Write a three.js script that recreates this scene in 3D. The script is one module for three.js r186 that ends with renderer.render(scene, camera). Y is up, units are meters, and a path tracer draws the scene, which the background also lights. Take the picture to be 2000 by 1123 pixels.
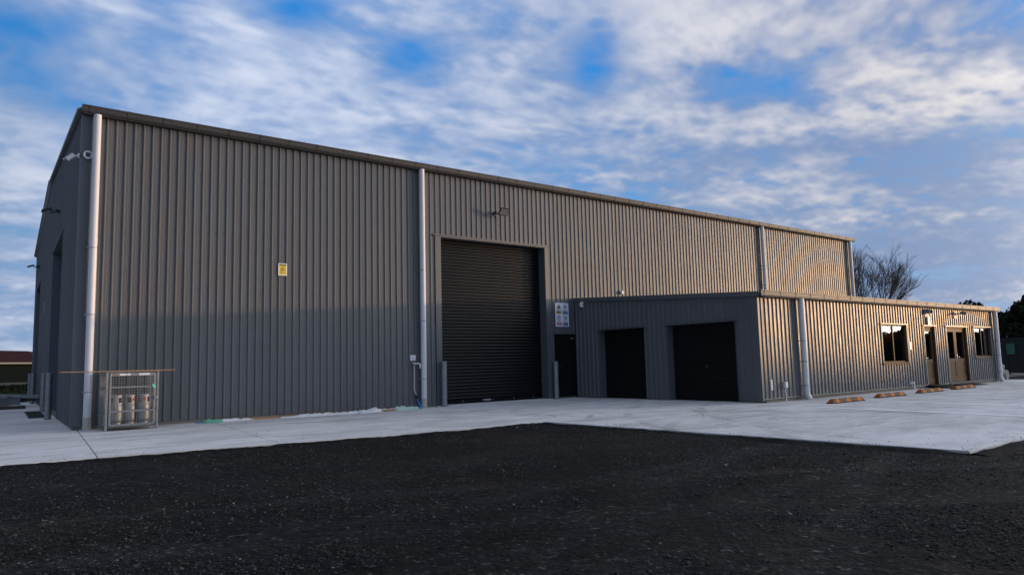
import * as THREE from 'three';
import { mergeGeometries } from 'three/addons/utils/BufferGeometryUtils.js';
import { RoundedBoxGeometry } from 'three/addons/geometries/RoundedBoxGeometry.js';

// ---------------------------------------------------------------- camera, sky, sun, exposure
const scene = new THREE.Scene();
const camera = new THREE.PerspectiveCamera(43.23, 1024 / 574, 0.1, 3000);
const EYE = new THREE.Vector3(-2.2328, 1.1905, 18.2228);
const YAW = 0.6655, PITCH = 0.1047, ROLL = -0.0247, FPX = 1417.2;
const fwd = new THREE.Vector3(Math.sin(YAW) * Math.cos(PITCH), Math.sin(PITCH), -Math.cos(YAW) * Math.cos(PITCH));
const rt0 = new THREE.Vector3(Math.cos(YAW), 0, Math.sin(YAW)), up0 = new THREE.Vector3().crossVectors(rt0, fwd);
const camR = rt0.clone().multiplyScalar(Math.cos(ROLL)).addScaledVector(up0, Math.sin(ROLL));
const camU = up0.clone().multiplyScalar(Math.cos(ROLL)).addScaledVector(rt0, -Math.sin(ROLL));
camera.position.copy(EYE);
camera.quaternion.setFromRotationMatrix(new THREE.Matrix4().makeBasis(camR, camU, fwd.clone().negate()));
const pixelDir = (px, py) => fwd.clone().addScaledVector(camR, (px - 1000) / FPX).addScaledVector(camU, (561 - py) / FPX).normalize();

const renderer = new THREE.WebGLRenderer({ antialias: true });
renderer.toneMapping = THREE.LinearToneMapping;
renderer.toneMappingExposure = 2.95;
renderer.shadowMap.enabled = true;

const SUN_AZ = 24 * Math.PI / 180, SUN_EL = 1.8 * Math.PI / 180;
const sunDir = new THREE.Vector3(Math.cos(SUN_EL) * Math.cos(SUN_AZ), Math.sin(SUN_EL), Math.cos(SUN_EL) * Math.sin(SUN_AZ));
const sun = new THREE.DirectionalLight(new THREE.Color().setRGB(1.0, 0.56, 0.24), 0.8);
sun.position.copy(sunDir).multiplyScalar(200); sun.target.position.set(15, 0, 0);
sun.castShadow = true; sun.shadow.radius = 2; sun.shadow.mapSize.set(4096, 4096);
Object.assign(sun.shadow.camera, { left: -60, right: 60, top: 30, bottom: -30, near: 1, far: 600 });
scene.add(sun, sun.target);

// deterministic random numbers and noise
function rng(seed) { let a = seed >>> 0; return () => { a = (a + 0x6D2B79F5) >>> 0; let t = Math.imul(a ^ (a >>> 15), 1 | a); t = (t + Math.imul(t ^ (t >>> 7), 61 | t)) ^ t; return ((t ^ (t >>> 14)) >>> 0) / 4294967296; }; }
const NT = new Float32Array(65536); { const r = rng(7); for (let i = 0; i < 65536; i++) NT[i] = r(); }
function vnoise(x, y) {
  const xi = Math.floor(x), yi = Math.floor(y); let fx = x - xi, fy = y - yi;
  fx = fx * fx * fx * (fx * (fx * 6 - 15) + 10); fy = fy * fy * fy * (fy * (fy * 6 - 15) + 10);
  const a = xi & 255, b = (xi + 1) & 255, c = (yi & 255) << 8, d = ((yi + 1) & 255) << 8;
  const p = NT[a | c], q = NT[b | c], r = NT[a | d], s = NT[b | d];
  return p + (q - p) * fx + (r - p + (p - q - r + s) * fx) * fy;
}
function fbm(x, y, n) { let s = 0, a = 0.5, t = 0; for (let i = 0; i < n; i++) { s += a * vnoise(x, y); t += a; a *= 0.52; const X = x * 1.62 - y * 1.18 + 17.3; y = x * 1.18 + y * 1.62 + 5.1; x = X; } return s / t; }
const sstep = (a, b, x) => { x = Math.min(1, Math.max(0, (x - a) / (b - a))); return x * x * (3 - 2 * x); };
const mix = (a, b, t) => a + (b - a) * t;

// the sky: broken altocumulus over blue air, warmer towards the low sun
{
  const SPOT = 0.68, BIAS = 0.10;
  const W = 3072, H = 1536, data = new Float32Array(W * H * 4);
  // cloud banks and blue gaps read off the photograph as directions: [px, py, rx, ry (degrees), amount]
  const spots = [
    [800, 105, 2.6, 1.6, -0.30], [1165, 90, 2.5, 2.3, -0.40], [1150, 150, 1.4, 1.2, -0.2], [575, 20, 2.2, 1.5, -0.28], [335, 70, 1.4, 1.2, -0.16], [130, 190, 3.4, 1.2, -0.22], [70, 50, 3.2, 1.2, -0.24],
    [25, 105, 2.2, 1.6, -0.2], [25, 450, 1.6, 0.9, -0.26], [1060, 330, 6.0, 0.9, -0.14], [900, 300, 4, 1.2, -0.10], [1480, 165, 6.0, 1.3, -0.26], [1830, 305, 6.0, 1.0, -0.2], [1830, 480, 8, 2.4, -0.08],
    [250, 30, 5, 1.2, 0.2], [460, 60, 3.0, 1.8, 0.26], [700, 120, 2.4, 1.6, 0.22], [850, 30, 3.0, 1.6, 0.24], [1450, 55, 3.6, 1.8, 0.28], [1320, 60, 2.4, 2.6, 0.14], [1720, 140, 3.4, 1.1, 0.36], [1880, 180, 5.0, 1.2, 0.46],
    [1720, 230, 5, 0.9, 0.2], [1500, 370, 5.0, 1.2, 0.2], [1170, 350, 4.4, 0.8, 0.3], [1700, 430, 7, 0.8, 0.22], [300, 140, 4, 2, 0.14], [530, 160, 3, 1.4, 0.18], [40, 390, 2.6, 1.6, 0.26], [1380, 190, 4, 1, 0.16], [1100, 160, 2, 1.2, 0.12],
    [960, 120, 2.4, 2.0, 0.2], [1000, 240, 6, 1.4, 0.2], [750, 230, 4, 1.2, 0.16], [1500, 250, 4, 1.0, 0.12], [40, 560, 5, 0.35, 0.2], [30, 620, 5, 0.3, 0.16], [1890, 60, 5, 1.0, 0.12]
  ].map(toDir), banks = [[1850, 510, 11, 3.2, 0.30], [1965, 95, 4.5, 1.2, 0.2], [1830, 310, 7, 1.1, 0.16], [1500, 300, 7, 0.9, 0.12], [1990, 330, 3, 1.2, 0.12], [600, 280, 8, 1.2, 0.06]].map(toDir);
  function toDir([x, y, rx, ry, a]) { const d = pixelDir(x, y); return [Math.atan2(d.z, d.x), Math.asin(d.y), rx * Math.PI / 180, ry * Math.PI / 180, a]; }
  const sAz = Math.atan2(sunDir.z, sunDir.x), cSun = Math.cos(SUN_EL), sSun = Math.sin(SUN_EL);
  // slow fields (warp, banks, body of the clouds) on a coarse grid, fine texture per pixel
  const GW = 1024, GH = 260, grid = new Float32Array((GW + 1) * (GH + 1) * 6), EL0 = -0.012, EL1 = Math.PI / 2;
  for (let j = 0; j <= GH; j++) {
    const el = EL0 + (EL1 - EL0) * Math.pow(j / GH, 1.5), sy = Math.sin(el), cy = Math.cos(el), k = 1 / (Math.max(sy, 0) + 0.10);
    for (let i = 0; i <= GW; i++) {
      const az = (i / GW - 0.5) * 2 * Math.PI, qx = Math.cos(az) * cy * k, qz = Math.sin(az) * cy * k, o = (j * (GW + 1) + i) * 6;
      const wx = fbm(qx * 1.1 + 3.1, qz * 1.4 + 9.2, 3) - 0.5, wz = fbm(qx * 1.1 + 41.7, qz * 1.4 + 2.3, 3) - 0.5;
      const ux = qx * 0.95 + wx * 0.22, uz = qz * 1.15 + wz * 0.22;
      let add = 0, dk = 0;
      for (const [a, e, rx, ry, amt] of banks) { let u = az - a; if (u > Math.PI) u -= 2 * Math.PI; if (u < -Math.PI) u += 2 * Math.PI; u = u * cy / rx; const v = (el - e) / ry - 0.18 * u, r2 = u * u + v * v; if (r2 < 9) dk += amt * Math.exp(-r2 * 0.8); }
      for (const [a, e, rx, ry, amt] of spots) {
        let u = az - a; if (u > Math.PI) u -= 2 * Math.PI; if (u < -Math.PI) u += 2 * Math.PI;
        u = u * cy / rx; const v = (el - e) / ry - 0.18 * u, r2 = u * u + v * v; if (r2 < 9) add += amt * Math.exp(-r2 * 0.8);
      }
      grid[o] = ux; grid[o + 1] = uz; grid[o + 2] = add; grid[o + 3] = fbm(ux * 1.5 + 11, uz * 1.7 + 4, 3); grid[o + 4] = fbm(ux * 2.2 + 5.5, uz * 3.0 + 1.1, 3) - 0.5; grid[o + 5] = dk;
    }
  }
  const G = [0, 0, 0, 0, 0, 0];
  for (let j = 0; j < H; j++) {
    const el = ((j + 0.5) / H - 0.5) * Math.PI;
    if (el <= -0.01) { for (let i = 0; i < W; i++) { const o = (j * W + i) * 4; data[o] = 0.05; data[o + 1] = 0.055; data[o + 2] = 0.06; data[o + 3] = 1; } continue; }
    const cy = Math.cos(el), gj = Math.pow((el - EL0) / (EL1 - EL0), 1 / 1.5) * GH, j0 = Math.min(GH - 1, Math.floor(gj)), fj = gj - j0, oct = el > 0.75 ? 2 : 4;
    for (let i = 0; i < W; i++) {
      const az = ((i + 0.5) / W - 0.5) * 2 * Math.PI;
      const toward = 0.5 + 0.5 * Math.cos(az - sAz) * cy;              // 1 in the sun's direction
      const gi = (i + 0.5) / W * GW, i0 = Math.floor(gi), fi = gi - i0, p = (j0 * (GW + 1) + i0) * 6, q = p + (GW + 1) * 6;
      for (let c = 0; c < 6; c++) { const t = grid[p + c] + (grid[p + 6 + c] - grid[p + c]) * fi, u = grid[q + c] + (grid[q + 6 + c] - grid[q + c]) * fi; G[c] = t + (u - t) * fj; }
      const [ux, uz, add, low, bump, dk] = G;
      const mid = fbm(ux * 5.6 + 1.7, uz * 6.4 + 8.8, oct), fine = fbm(ux * 17 + 31, uz * 21 + 7, oct) - 0.5;
      const bil = 1 - Math.abs(2 * fbm(ux * 8.5 + 71, uz * 8.5 + 13, oct > 2 ? 3 : 1) - 1);
      const den = low * 0.56 + mid * 0.34 + bil * 0.20 - 0.04 + add * SPOT * (0.35 + 1.3 * mid + 1.2 * fine) + BIAS + 0.15 * sstep(0.48, 0.8, el);  // cloud thickened high overhead, out of view, to add light
      const cov = sstep(0.22, 0.70, den + fine * 0.14);
      const lum = sstep(0.42, 1.14, den + fine * 0.30 + bump * 0.36 - dk);
      const hi = sstep(0.02, 0.46, el);
      // clear air
      let r = mix(0.20, 0.022, Math.pow(hi, 0.75)), g = mix(0.38, 0.22, hi), b = mix(0.62, 0.62, hi);
      const hz = Math.exp(-Math.max(el, 0) / 0.045);
      r = mix(r, 0.30, hz * 0.6); g = mix(g, 0.40, hz * 0.6); b = mix(b, 0.50, hz * 0.6);
      // clouds: violet-grey undersides, white to cream crests
      const warm = sstep(0.42, 0.95, toward);
      const sr = mix(0.26, 0.19, warm), sg = mix(0.37, 0.24, warm), sb = mix(0.60, 0.38, warm);
      const br = mix(0.68, 0.68, warm), bg = mix(0.72, 0.62, warm), bb = mix(0.84, 0.57, warm);
      r = mix(r, mix(sr, br, lum), cov * 0.88); g = mix(g, mix(sg, bg, lum), cov * 0.88); b = mix(b, mix(sb, bb, lum), cov * 0.88);
      // sky brightens round the low sun, unseen glow raised to light walls, dims opposite
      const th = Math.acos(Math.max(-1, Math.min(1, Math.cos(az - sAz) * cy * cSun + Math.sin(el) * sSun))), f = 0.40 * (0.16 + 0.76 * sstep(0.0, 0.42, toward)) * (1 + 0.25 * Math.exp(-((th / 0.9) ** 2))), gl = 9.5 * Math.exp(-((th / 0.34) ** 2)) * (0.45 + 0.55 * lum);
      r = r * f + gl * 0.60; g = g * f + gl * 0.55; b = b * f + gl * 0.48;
      const o = (j * W + i) * 4; data[o] = r; data[o + 1] = g; data[o + 2] = b; data[o + 3] = 1;
    }
  }
  const sky = new THREE.DataTexture(data, W, H, THREE.RGBAFormat, THREE.FloatType);
  sky.mapping = THREE.EquirectangularReflectionMapping; sky.magFilter = THREE.LinearFilter; sky.minFilter = THREE.LinearFilter; sky.needsUpdate = true;
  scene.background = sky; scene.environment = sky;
}

// ---------------------------------------------------------------- helpers
const taken = new Map();
function numbered(name) { const n = taken.get(name) || 0; taken.set(name, n + 1); return n ? `${name}_${String(n).padStart(3, '0')}` : name; }
const W = new Map();                                               // where a group or part stands in the world
function thing(name, label, category, pos = [0, 0, 0], turn = 0, group, kind) {
  const o = new THREE.Group(); o.name = numbered(name); o.position.set(...pos); o.rotation.y = turn; scene.add(o);
  o.userData = { label, category }; if (group) o.userData.group = group; if (kind) o.userData.kind = kind;
  W.set(o, pos); return o;
}
const flat = (g) => (Array.isArray(g) ? mergeGeometries(g.map((q) => { const n = q.index ? q.toNonIndexed() : q; for (const k of Object.keys(n.attributes)) if (!['position', 'normal', 'uv'].includes(k)) n.deleteAttribute(k); return n; })) : g);
// a part whose geometry is written in world metres (or about `at`, in world metres)
function part(name, geo, mat, parent, at = [0, 0, 0]) {
  const m = new THREE.Mesh(flat(geo), mat), w = W.get(parent); m.name = name;
  m.position.set(at[0] - w[0], at[1] - w[1], at[2] - w[2]); W.set(m, at); m.castShadow = m.receiveShadow = true; parent.add(m); return m;
}
// a part written in its parent's own metres
function loc(name, geo, mat, parent, at = [0, 0, 0], rot) {
  const m = new THREE.Mesh(flat(geo), mat); m.name = name; m.position.set(...at); if (rot) m.rotation.set(...rot); m.castShadow = m.receiveShadow = true; parent.add(m); return m;
}
function structure(name, geo, mat, label, category) {
  const m = new THREE.Mesh(flat(geo), mat); m.name = numbered(name); m.userData = { kind: 'structure', label, category }; m.castShadow = m.receiveShadow = true; scene.add(m); W.set(m, [0, 0, 0]); return m;
}
function copyOf(o, pos, turn = 0, scale, label) {
  const c = o.clone(); c.name = numbered(o.name.replace(/_\d{3}$/, '')); c.position.set(...pos); c.rotation.y = turn; if (scale) c.scale.set(...scale);
  c.userData = { ...o.userData }; if (label) c.userData.label = label; scene.add(c); return c;
}
const ext = (x0, x1, y0, y1, z0, z1) => new THREE.BoxGeometry(x1 - x0, y1 - y0, z1 - z0).translate((x0 + x1) / 2, (y0 + y1) / 2, (z0 + z1) / 2);
const bx = (w, h, d, x = 0, y = 0, z = 0) => new THREE.BoxGeometry(w, h, d).translate(x, y, z);
const rbx = (w, h, d, x = 0, y = 0, z = 0, r = 0.006) => new RoundedBoxGeometry(w, h, d, 2, Math.min(r, w / 2.1, h / 2.1, d / 2.1)).translate(x, y, z);
const cyl = (r0, r1, h, x = 0, y = 0, z = 0, n = 20) => new THREE.CylinderGeometry(r1, r0, h, n).translate(x, y, z);
function tube(pts, r, n = 8, seg = 24) { return new THREE.TubeGeometry(new THREE.CatmullRomCurve3(pts.map((p) => new THREE.Vector3(...p)), false, 'centripetal'), seg, r, n); }
function rod(a, b, r0, r1 = r0, n = 6) {
  const A = new THREE.Vector3(...a), B = new THREE.Vector3(...b), d = B.clone().sub(A), g = new THREE.CylinderGeometry(r1, r0, d.length(), n, 1, n < 5);
  g.applyQuaternion(new THREE.Quaternion().setFromUnitVectors(new THREE.Vector3(0, 1, 0), d.clone().normalize())); return g.translate((A.x + B.x) / 2, (A.y + B.y) / 2, (A.z + B.z) / 2);
}
function metreUV(g) {
  g = g.index ? g.toNonIndexed() : g; const p = g.attributes.position, n = g.attributes.normal, uv = new Float32Array(p.count * 2);
  for (let i = 0; i < p.count; i++) {
    const ax = Math.abs(n.getX(i)), ay = Math.abs(n.getY(i)), az = Math.abs(n.getZ(i)), x = p.getX(i), y = p.getY(i), z = p.getZ(i);
    const [u, v] = ay >= ax && ay >= az ? [x, z] : ax > az ? [z, y] : [x, y]; uv[2 * i] = u; uv[2 * i + 1] = v;
  }
  g.setAttribute('uv', new THREE.BufferAttribute(uv, 2)); return g;
}
// a computed texture: fn(u, v) in 0..1 -> [r, g, b] (linear) or a number
function texture(w, h, fn, srgb, mx, my) {
  const d = new Uint8Array(w * h * 4), enc = (c) => 255 * (c <= 0.0031308 ? 12.92 * c : 1.055 * Math.pow(c, 1 / 2.4) - 0.055);
  for (let j = 0; j < h; j++) for (let i = 0; i < w; i++) {
    const v = fn((i + 0.5) / w, (j + 0.5) / h), o = (j * w + i) * 4;
    for (let k = 0; k < 3; k++) { const c = Math.min(1, Math.max(0, Array.isArray(v) ? v[k] : v)); d[o + k] = srgb ? enc(c) : 255 * c; }
    d[o + 3] = 255;
  }
  const t = new THREE.DataTexture(d, w, h); t.wrapS = t.wrapT = THREE.RepeatWrapping; t.magFilter = THREE.LinearFilter; t.minFilter = THREE.LinearMipmapLinearFilter; t.generateMipmaps = true;
  if (srgb) t.colorSpace = THREE.SRGBColorSpace; t.repeat.set(1 / mx, 1 / my); t.needsUpdate = true; return t;
}
const rgb = (r, g, b) => new THREE.Color().setRGB(r, g, b);
const std = (c, rough, metal = 0, extra = {}) => new THREE.MeshPhysicalMaterial({ color: rgb(...c), roughness: rough, metalness: metal, ...extra });

// ---------------------------------------------------------------- materials
const STEEL = [0.102, 0.109, 0.116];
const dusty = texture(512, 512, (u, v) => { const n = fbm(u * 90, v * 5, 4) * 0.5 + fbm(u * 30 + 9, v * 30, 5) * 0.5; return [0.86 + 0.22 * (n - 0.5) + 0.1, 0.86 + 0.22 * (n - 0.5) + 0.1, 0.86 + 0.22 * (n - 0.5) + 0.1]; }, true, 3.1, 4.7);
const dustRough = texture(512, 512, (u, v) => 0.82 + 0.3 * (fbm(u * 40 + 3, v * 12, 5) - 0.5), false, 2.3, 3.9);
const M = {
  clad: std(STEEL, 0.54, 0, { map: dusty, roughnessMap: dustRough, specularIntensity: 1.0 }),
  cladB: std([0.098, 0.105, 0.112], 0.55, 0, { map: dusty, roughnessMap: dustRough, specularIntensity: 1.0 }), cladC: std([0.106, 0.113, 0.120], 0.53, 0, { map: dusty, roughnessMap: dustRough, specularIntensity: 1.0 }),
  flash: std([0.088, 0.098, 0.108], 0.5),
  gutter: std([0.040, 0.041, 0.042], 0.55, 0, { specularIntensity: 0.75 }),
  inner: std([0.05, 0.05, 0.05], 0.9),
  pipe: std([0.62, 0.63, 0.65], 0.5),
  pipeBase: std([0.42, 0.41, 0.38], 0.6),
  clip: std([0.30, 0.31, 0.32], 0.5, 0.4),
  slat: std([0.0050, 0.0048, 0.0045], 0.34, 0, { specularIntensity: 0.6 }),
  black: std([0.005, 0.0055, 0.0065], 0.6, 0, { specularIntensity: 0.35 }),
  blackPlastic: std([0.010, 0.010, 0.011], 0.5),
  white: std([0.72, 0.73, 0.75], 0.45),
  lens: std([0.01, 0.01, 0.012], 0.08),
  screw: std([0.03, 0.03, 0.03], 0.4, 0.6),
  bronze: std([0.085, 0.034, 0.006], 0.6, 0.0, { specularIntensity: 0.3 }),
  bronzeDark: std([0.06, 0.027, 0.007], 0.6, 0, { specularIntensity: 0.3 }),
  chrome: std([0.62, 0.62, 0.6], 0.25, 1),
  glass: new THREE.MeshPhysicalMaterial({ color: rgb(0.75, 0.8, 0.8), roughness: 0.01, transmission: 1, thickness: 0, ior: 1.55 }),
  lampGlass: std([0.20, 0.21, 0.22], 0.18),
  rubber: std([0.006, 0.006, 0.006], 0.8, 0, { specularIntensity: 0.4 }),
  stop: std([0.170, 0.130, 0.095], 0.85, 0, { specularIntensity: 0.25 }),
  orange: std([0.60, 0.19, 0.015], 0.7, 0, { specularIntensity: 0.2 }),
  paint: std([0.90, 0.90, 0.90], 0.6),
  blue: std([0.02, 0.20, 0.55], 0.4),
  lead: std([0.03, 0.03, 0.03], 0.7),
  nib: null
};
const galvTex = texture(256, 256, (u, v) => { const n = fbm(u * 16, v * 16, 3), s = fbm(u * 60 + 9, v * 60, 2); const k = 0.55 + 0.5 * (n - 0.5) + 0.35 * (s - 0.5); return [0.36 * k + 0.07, 0.385 * k + 0.07, 0.40 * k + 0.07]; }, true, 0.6, 0.6);
M.galv = new THREE.MeshPhysicalMaterial({ map: galvTex, roughness: 0.48, metalness: 0.55 });
const woodTex = texture(256, 256, (u, v) => { const g = fbm(u * 3, v * 60, 4), r = fbm(u * 8 + 4, v * 140, 2); const k = 0.75 + 0.6 * (g - 0.5) + 0.3 * (r - 0.5); return [0.46 * k, 0.27 * k, 0.13 * k]; }, true, 0.8, 0.3);
M.wood = new THREE.MeshStandardMaterial({ map: woodTex, roughness: 0.8 });

// concrete: broom finish, cement bloom, tyre scuffs and grit, written over 48 x 24 m
const CW = 48, CH = 24, CX = -12, CZ = -8;
const scuffs = []; { const r = rng(91);
  for (let i = 0; i < 46; i++) scuffs.push([8.2 + r() * 7, 1.2 + r() * 8, 0.25 + r() * 0.8, 0.03 + r() * 0.07, r() * 3.14, 0.22 + r() * 0.36]);
  for (let i = 0; i < 26; i++) scuffs.push([8 + r() * 16, 7.6 + r() * 6.5, 0.3 + r() * 1.5, 0.02 + r() * 0.06, -0.3 + r() * 0.9, 0.16 + r() * 0.32]);
  for (let i = 0; i < 14; i++) scuffs.push([-6 + r() * 14, 1.5 + r() * 4.5, 0.4 + r() * 1.6, 0.02 + r() * 0.05, -0.15 + r() * 0.3, 0.12 + r() * 0.2]);
}
const TYRE = [[0, 14.2, 0.26], [0, 15.9, 0.26], [19, 11.2, 0.24], [19, 12.9, 0.24], [31, 9.5, 0.2], [31, 11.1, 0.2], [6, 13.6, 0.18], [6, 15.1, 0.18], [13, 6.5, 0.2], [13, 8.1, 0.2]];
const concreteFn = (u, v) => {
  const x = CX + u * CW, z = CZ + v * CH;
  let k = 0.95 + 0.46 * (fbm(x * 0.35 + 3, z * 0.8 + 7, 5) - 0.5) + 0.30 * (fbm(x * 2.2, z * 6.0, 4) - 0.5) + 0.16 * (vnoise(x * 30, z * 50) - 0.5);
  const wet = sstep(0.56, 0.72, fbm(x * 0.6 + 20, z * 1.1 + 30, 5)); k *= 1 - 0.16 * wet;
  // dirt tracked in front of the doors and along the gravel edge (grainy)
  const grit = sstep(0.60, 0.78, fbm(x * 1.3 + 50, z * 2.2 + 12, 5) + (x > 7.4 && z > 1 ? 0.04 : -0.03)); k *= 1 - 0.20 * grit * (0.4 + 0.6 * vnoise(x * 24, z * 24));
  for (const [sx, sz, L, w, a, amt] of scuffs) {
    const ex = x - sx, ez = z - sz; if (Math.abs(ex) > 2 || Math.abs(ez) > 2) continue;
    const p = ex * Math.cos(a) + ez * Math.sin(a), q = -ex * Math.sin(a) + ez * Math.cos(a) - 0.12 * p * p, d = (p / L) ** 2 + (q / w) ** 2;
    if (d < 1) k *= 1 - amt * (1 - d) * (0.35 + 0.9 * vnoise(x * 9 + 3, z * 22));
  }
  const rust = sstep(0.6, 0.75, fbm(x * 0.9 + 8, z * 2.1 + 60, 4)) * (x > 22 ? 1 : 0.12);
  for (const [ox, R, amt] of TYRE) { const q = Math.abs(Math.hypot(x - ox, z - 16) - R); if (q < 0.13) k *= 1 - amt * (1 - (q / 0.13) ** 4) * (0.2 + 0.9 * sstep(0.35, 0.7, vnoise(x * 1.7, z * 1.9))) * (0.6 + 0.5 * vnoise(x * 14, z * 30)); }
  return [0.665 * k * (1 + 0.03 * rust), 0.652 * k * (1 - 0.03 * rust), 0.632 * k * (1 - 0.10 * rust)];
};
const concTex = texture(2048, 1024, concreteFn, true, CW, CH); concTex.offset.set(-CX / CW, -CZ / CH);
const concBump = texture(512, 512, (u, v) => 0.5 * vnoise(u * 256, v * 40) + 0.5 * vnoise(u * 90, v * 250), false, 2.5, 2.5);
M.conc = new THREE.MeshStandardMaterial({ map: concTex, roughness: 0.86, bumpMap: concBump, bumpScale: 0.003 });
M.nib = std([0.17, 0.155, 0.13], 0.9);

// ---------------------------------------------------------------- ground
const gravTex = texture(1536, 1536, (u, v) => {
  const a = vnoise(u * 256, v * 256), b = vnoise(u * 128 + 3, v * 128), c = fbm(u * 16, v * 16, 4), d = vnoise((u * 512) % 256, (v * 512) % 256);
  let k = 0.6 + 0.8 * (c - 0.5) + 0.6 * (b - 0.5) + 0.55 * (a - 0.5) + 0.35 * (d - 0.5);
  const chip = a > 0.80 && d > 0.45 ? 5.0 * (a - 0.80) / 0.20 : 0; k = Math.max(0.10, k) + chip;
  return [0.0165 * k, 0.0158 * k, 0.0148 * k];
}, true, 9, 9);
const gravBump = texture(1024, 1024, (u, v) => 0.45 * vnoise(u * 256, v * 256) + 0.35 * vnoise(u * 128, v * 128) + 0.3 * vnoise(u * 64, v * 64), false, 4.3, 4.3);
M.gravel = new THREE.MeshPhysicalMaterial({ map: gravTex, roughness: 0.95, specularIntensity: 0.25, bumpMap: gravBump, bumpScale: 0.014, vertexColors: true });
M.field = new THREE.MeshStandardMaterial({ color: rgb(0.020, 0.026, 0.010), roughness: 1 });
const GRAVEL_Y = -0.035;
structure('ground', metreUV(new THREE.CircleGeometry(1500, 64).rotateX(-Math.PI / 2).translate(0, -0.3, 0)), M.field, 'dull grassy land stretching beyond the yard', 'ground');
// wheel ruts pressed into the gravel: 1 in the middle of a rut
const ruts = (x, z) => { let t = 0; for (const [ox, oz, R] of [[-8, 34, 22.5], [-8, 34, 24.2], [14, 40, 27.0], [14, 40, 28.7], [2, -30, 42.6], [2, -30, 44.3]]) { const q = (Math.hypot(x - ox, z - oz) - R + 0.15 * (vnoise(x * 0.7, z * 0.7) - 0.5)) / 0.2; t = Math.max(t, Math.exp(-q * q)); } return t; };
function gravelHeight(x, z) { return GRAVEL_Y - 0.012 + 0.030 * (fbm(x * 0.5, z * 0.5, 4) - 0.5) * Math.min(1, Math.max(0, (z - 6.9) * 0.8 + (x < 7 ? 0 : 0))) + 0.006 * (fbm(x * 3, z * 3, 3) - 0.5) - (z > 7.2 ? 0.010 * ruts(x, z) : 0); }
{
  const nx = 420, nz = 300, x0 = -30, x1 = 60, z0 = 5, z1 = 60, pos = [], col = [], uv = [], idx = [];
  const warp = (t, c, s) => t; 
  for (let j = 0; j <= nz; j++) for (let i = 0; i <= nx; i++) {
    const x = mix(x0, x1, warp(i / nx)), z = z0 + (z1 - z0) * Math.pow(j / nz, 1.5), y = gravelHeight(x, z);
    const big = fbm(x * 0.28 + 4, z * 0.5 + 1, 5), tan = sstep(0.62, 0.75, fbm(x * 0.8 + 30, z * 1.1 + 3, 5)), k = (0.75 + 1.3 * (big - 0.4)) * (1 + 0.8 * ruts(x, z));
    pos.push(x, y, z); uv.push(x, z); col.push(k * (1 + 0.35 * tan), k * (1 + 0.24 * tan), k * (1 + 0.10 * tan)); 
    if (i < nx && j < nz) { const a = j * (nx + 1) + i, b = a + 1, c = a + nx + 1, d = c + 1; idx.push(a, c, b, b, c, d); }
  }
  const g = new THREE.BufferGeometry(); g.setIndex(idx); g.setAttribute('position', new THREE.Float32BufferAttribute(pos, 3)); g.setAttribute('uv', new THREE.Float32BufferAttribute(uv, 2)); g.setAttribute('color', new THREE.Float32BufferAttribute(col, 3)); g.computeVertexNormals();
  structure('gravel_yard', g, M.gravel, 'dark compacted gravel yard in front of the pale concrete', 'gravel');
}
// loose chips lying on the gravel: nobody could count them
{
  const r = rng(5), g0 = new THREE.IcosahedronGeometry(1, 0).scale(1, 0.55, 0.8); const p = g0.attributes.position; for (let i = 0; i < p.count; i++) { const k = 1 + 0.35 * (vnoise(p.getX(i) * 3.3 + 9, p.getY(i) * 2.7 + p.getZ(i) * 4 + 9) - 0.5); p.setXYZ(i, p.getX(i) * k, p.getY(i) * k, p.getZ(i) * k); } g0.computeVertexNormals();
  const N = 110000, im = new THREE.InstancedMesh(g0, std([1, 1, 1], 0.85, 0, { specularIntensity: 0.5 }), N), o = new THREE.Object3D(), c = new THREE.Color();
  let n = 0;
  while (n < N) {
    const d = 2.2 + Math.pow(r(), 1.7) * 13, a = YAW + (r() - 0.5) * 1.5, x = EYE.x + Math.sin(a) * d, z = EYE.z - Math.cos(a) * d;
    if (x < 7.6 ? z < 6.02 + (x + 1.55) * 0.083 + 0.05 : z < 14.6) continue;
    if (vnoise(x * 0.9 + 5, z * 0.9) + 0.35 * vnoise(x * 4, z * 4) - 0.5 * ruts(x, z) < 0.35 + 0.4 * r()) continue;
    const big = r(), lump = n < 2200, s = lump ? 0.007 + 0.018 * Math.pow(big, 3) : 0.0034 + 0.010 * Math.pow(big, 4);
    o.position.set(x, gravelHeight(x, z) + s * 0.3, z); o.rotation.set((r() - 0.5) * 0.9, r() * 6.3, (r() - 0.5) * 0.9); o.scale.setScalar(s); o.updateMatrix(); im.setMatrixAt(n, o.matrix);
    const t = r(), k = (lump ? 0.018 : 0.010) + 0.055 * t * t * t + (r() > 0.965 ? 0.22 * r() : 0), w = r(); c.setRGB(k * (1 + 0.12 * w), k * (1 + 0.03 * w), k * (1 - 0.10 * w)); im.setColorAt(n, c); n++;
  }
  im.name = 'gravel_chips'; im.userData = { kind: 'stuff', label: 'loose grey stone chips scattered over the dark gravel', category: 'gravel' }; im.castShadow = im.receiveShadow = true; scene.add(im);
}
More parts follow.
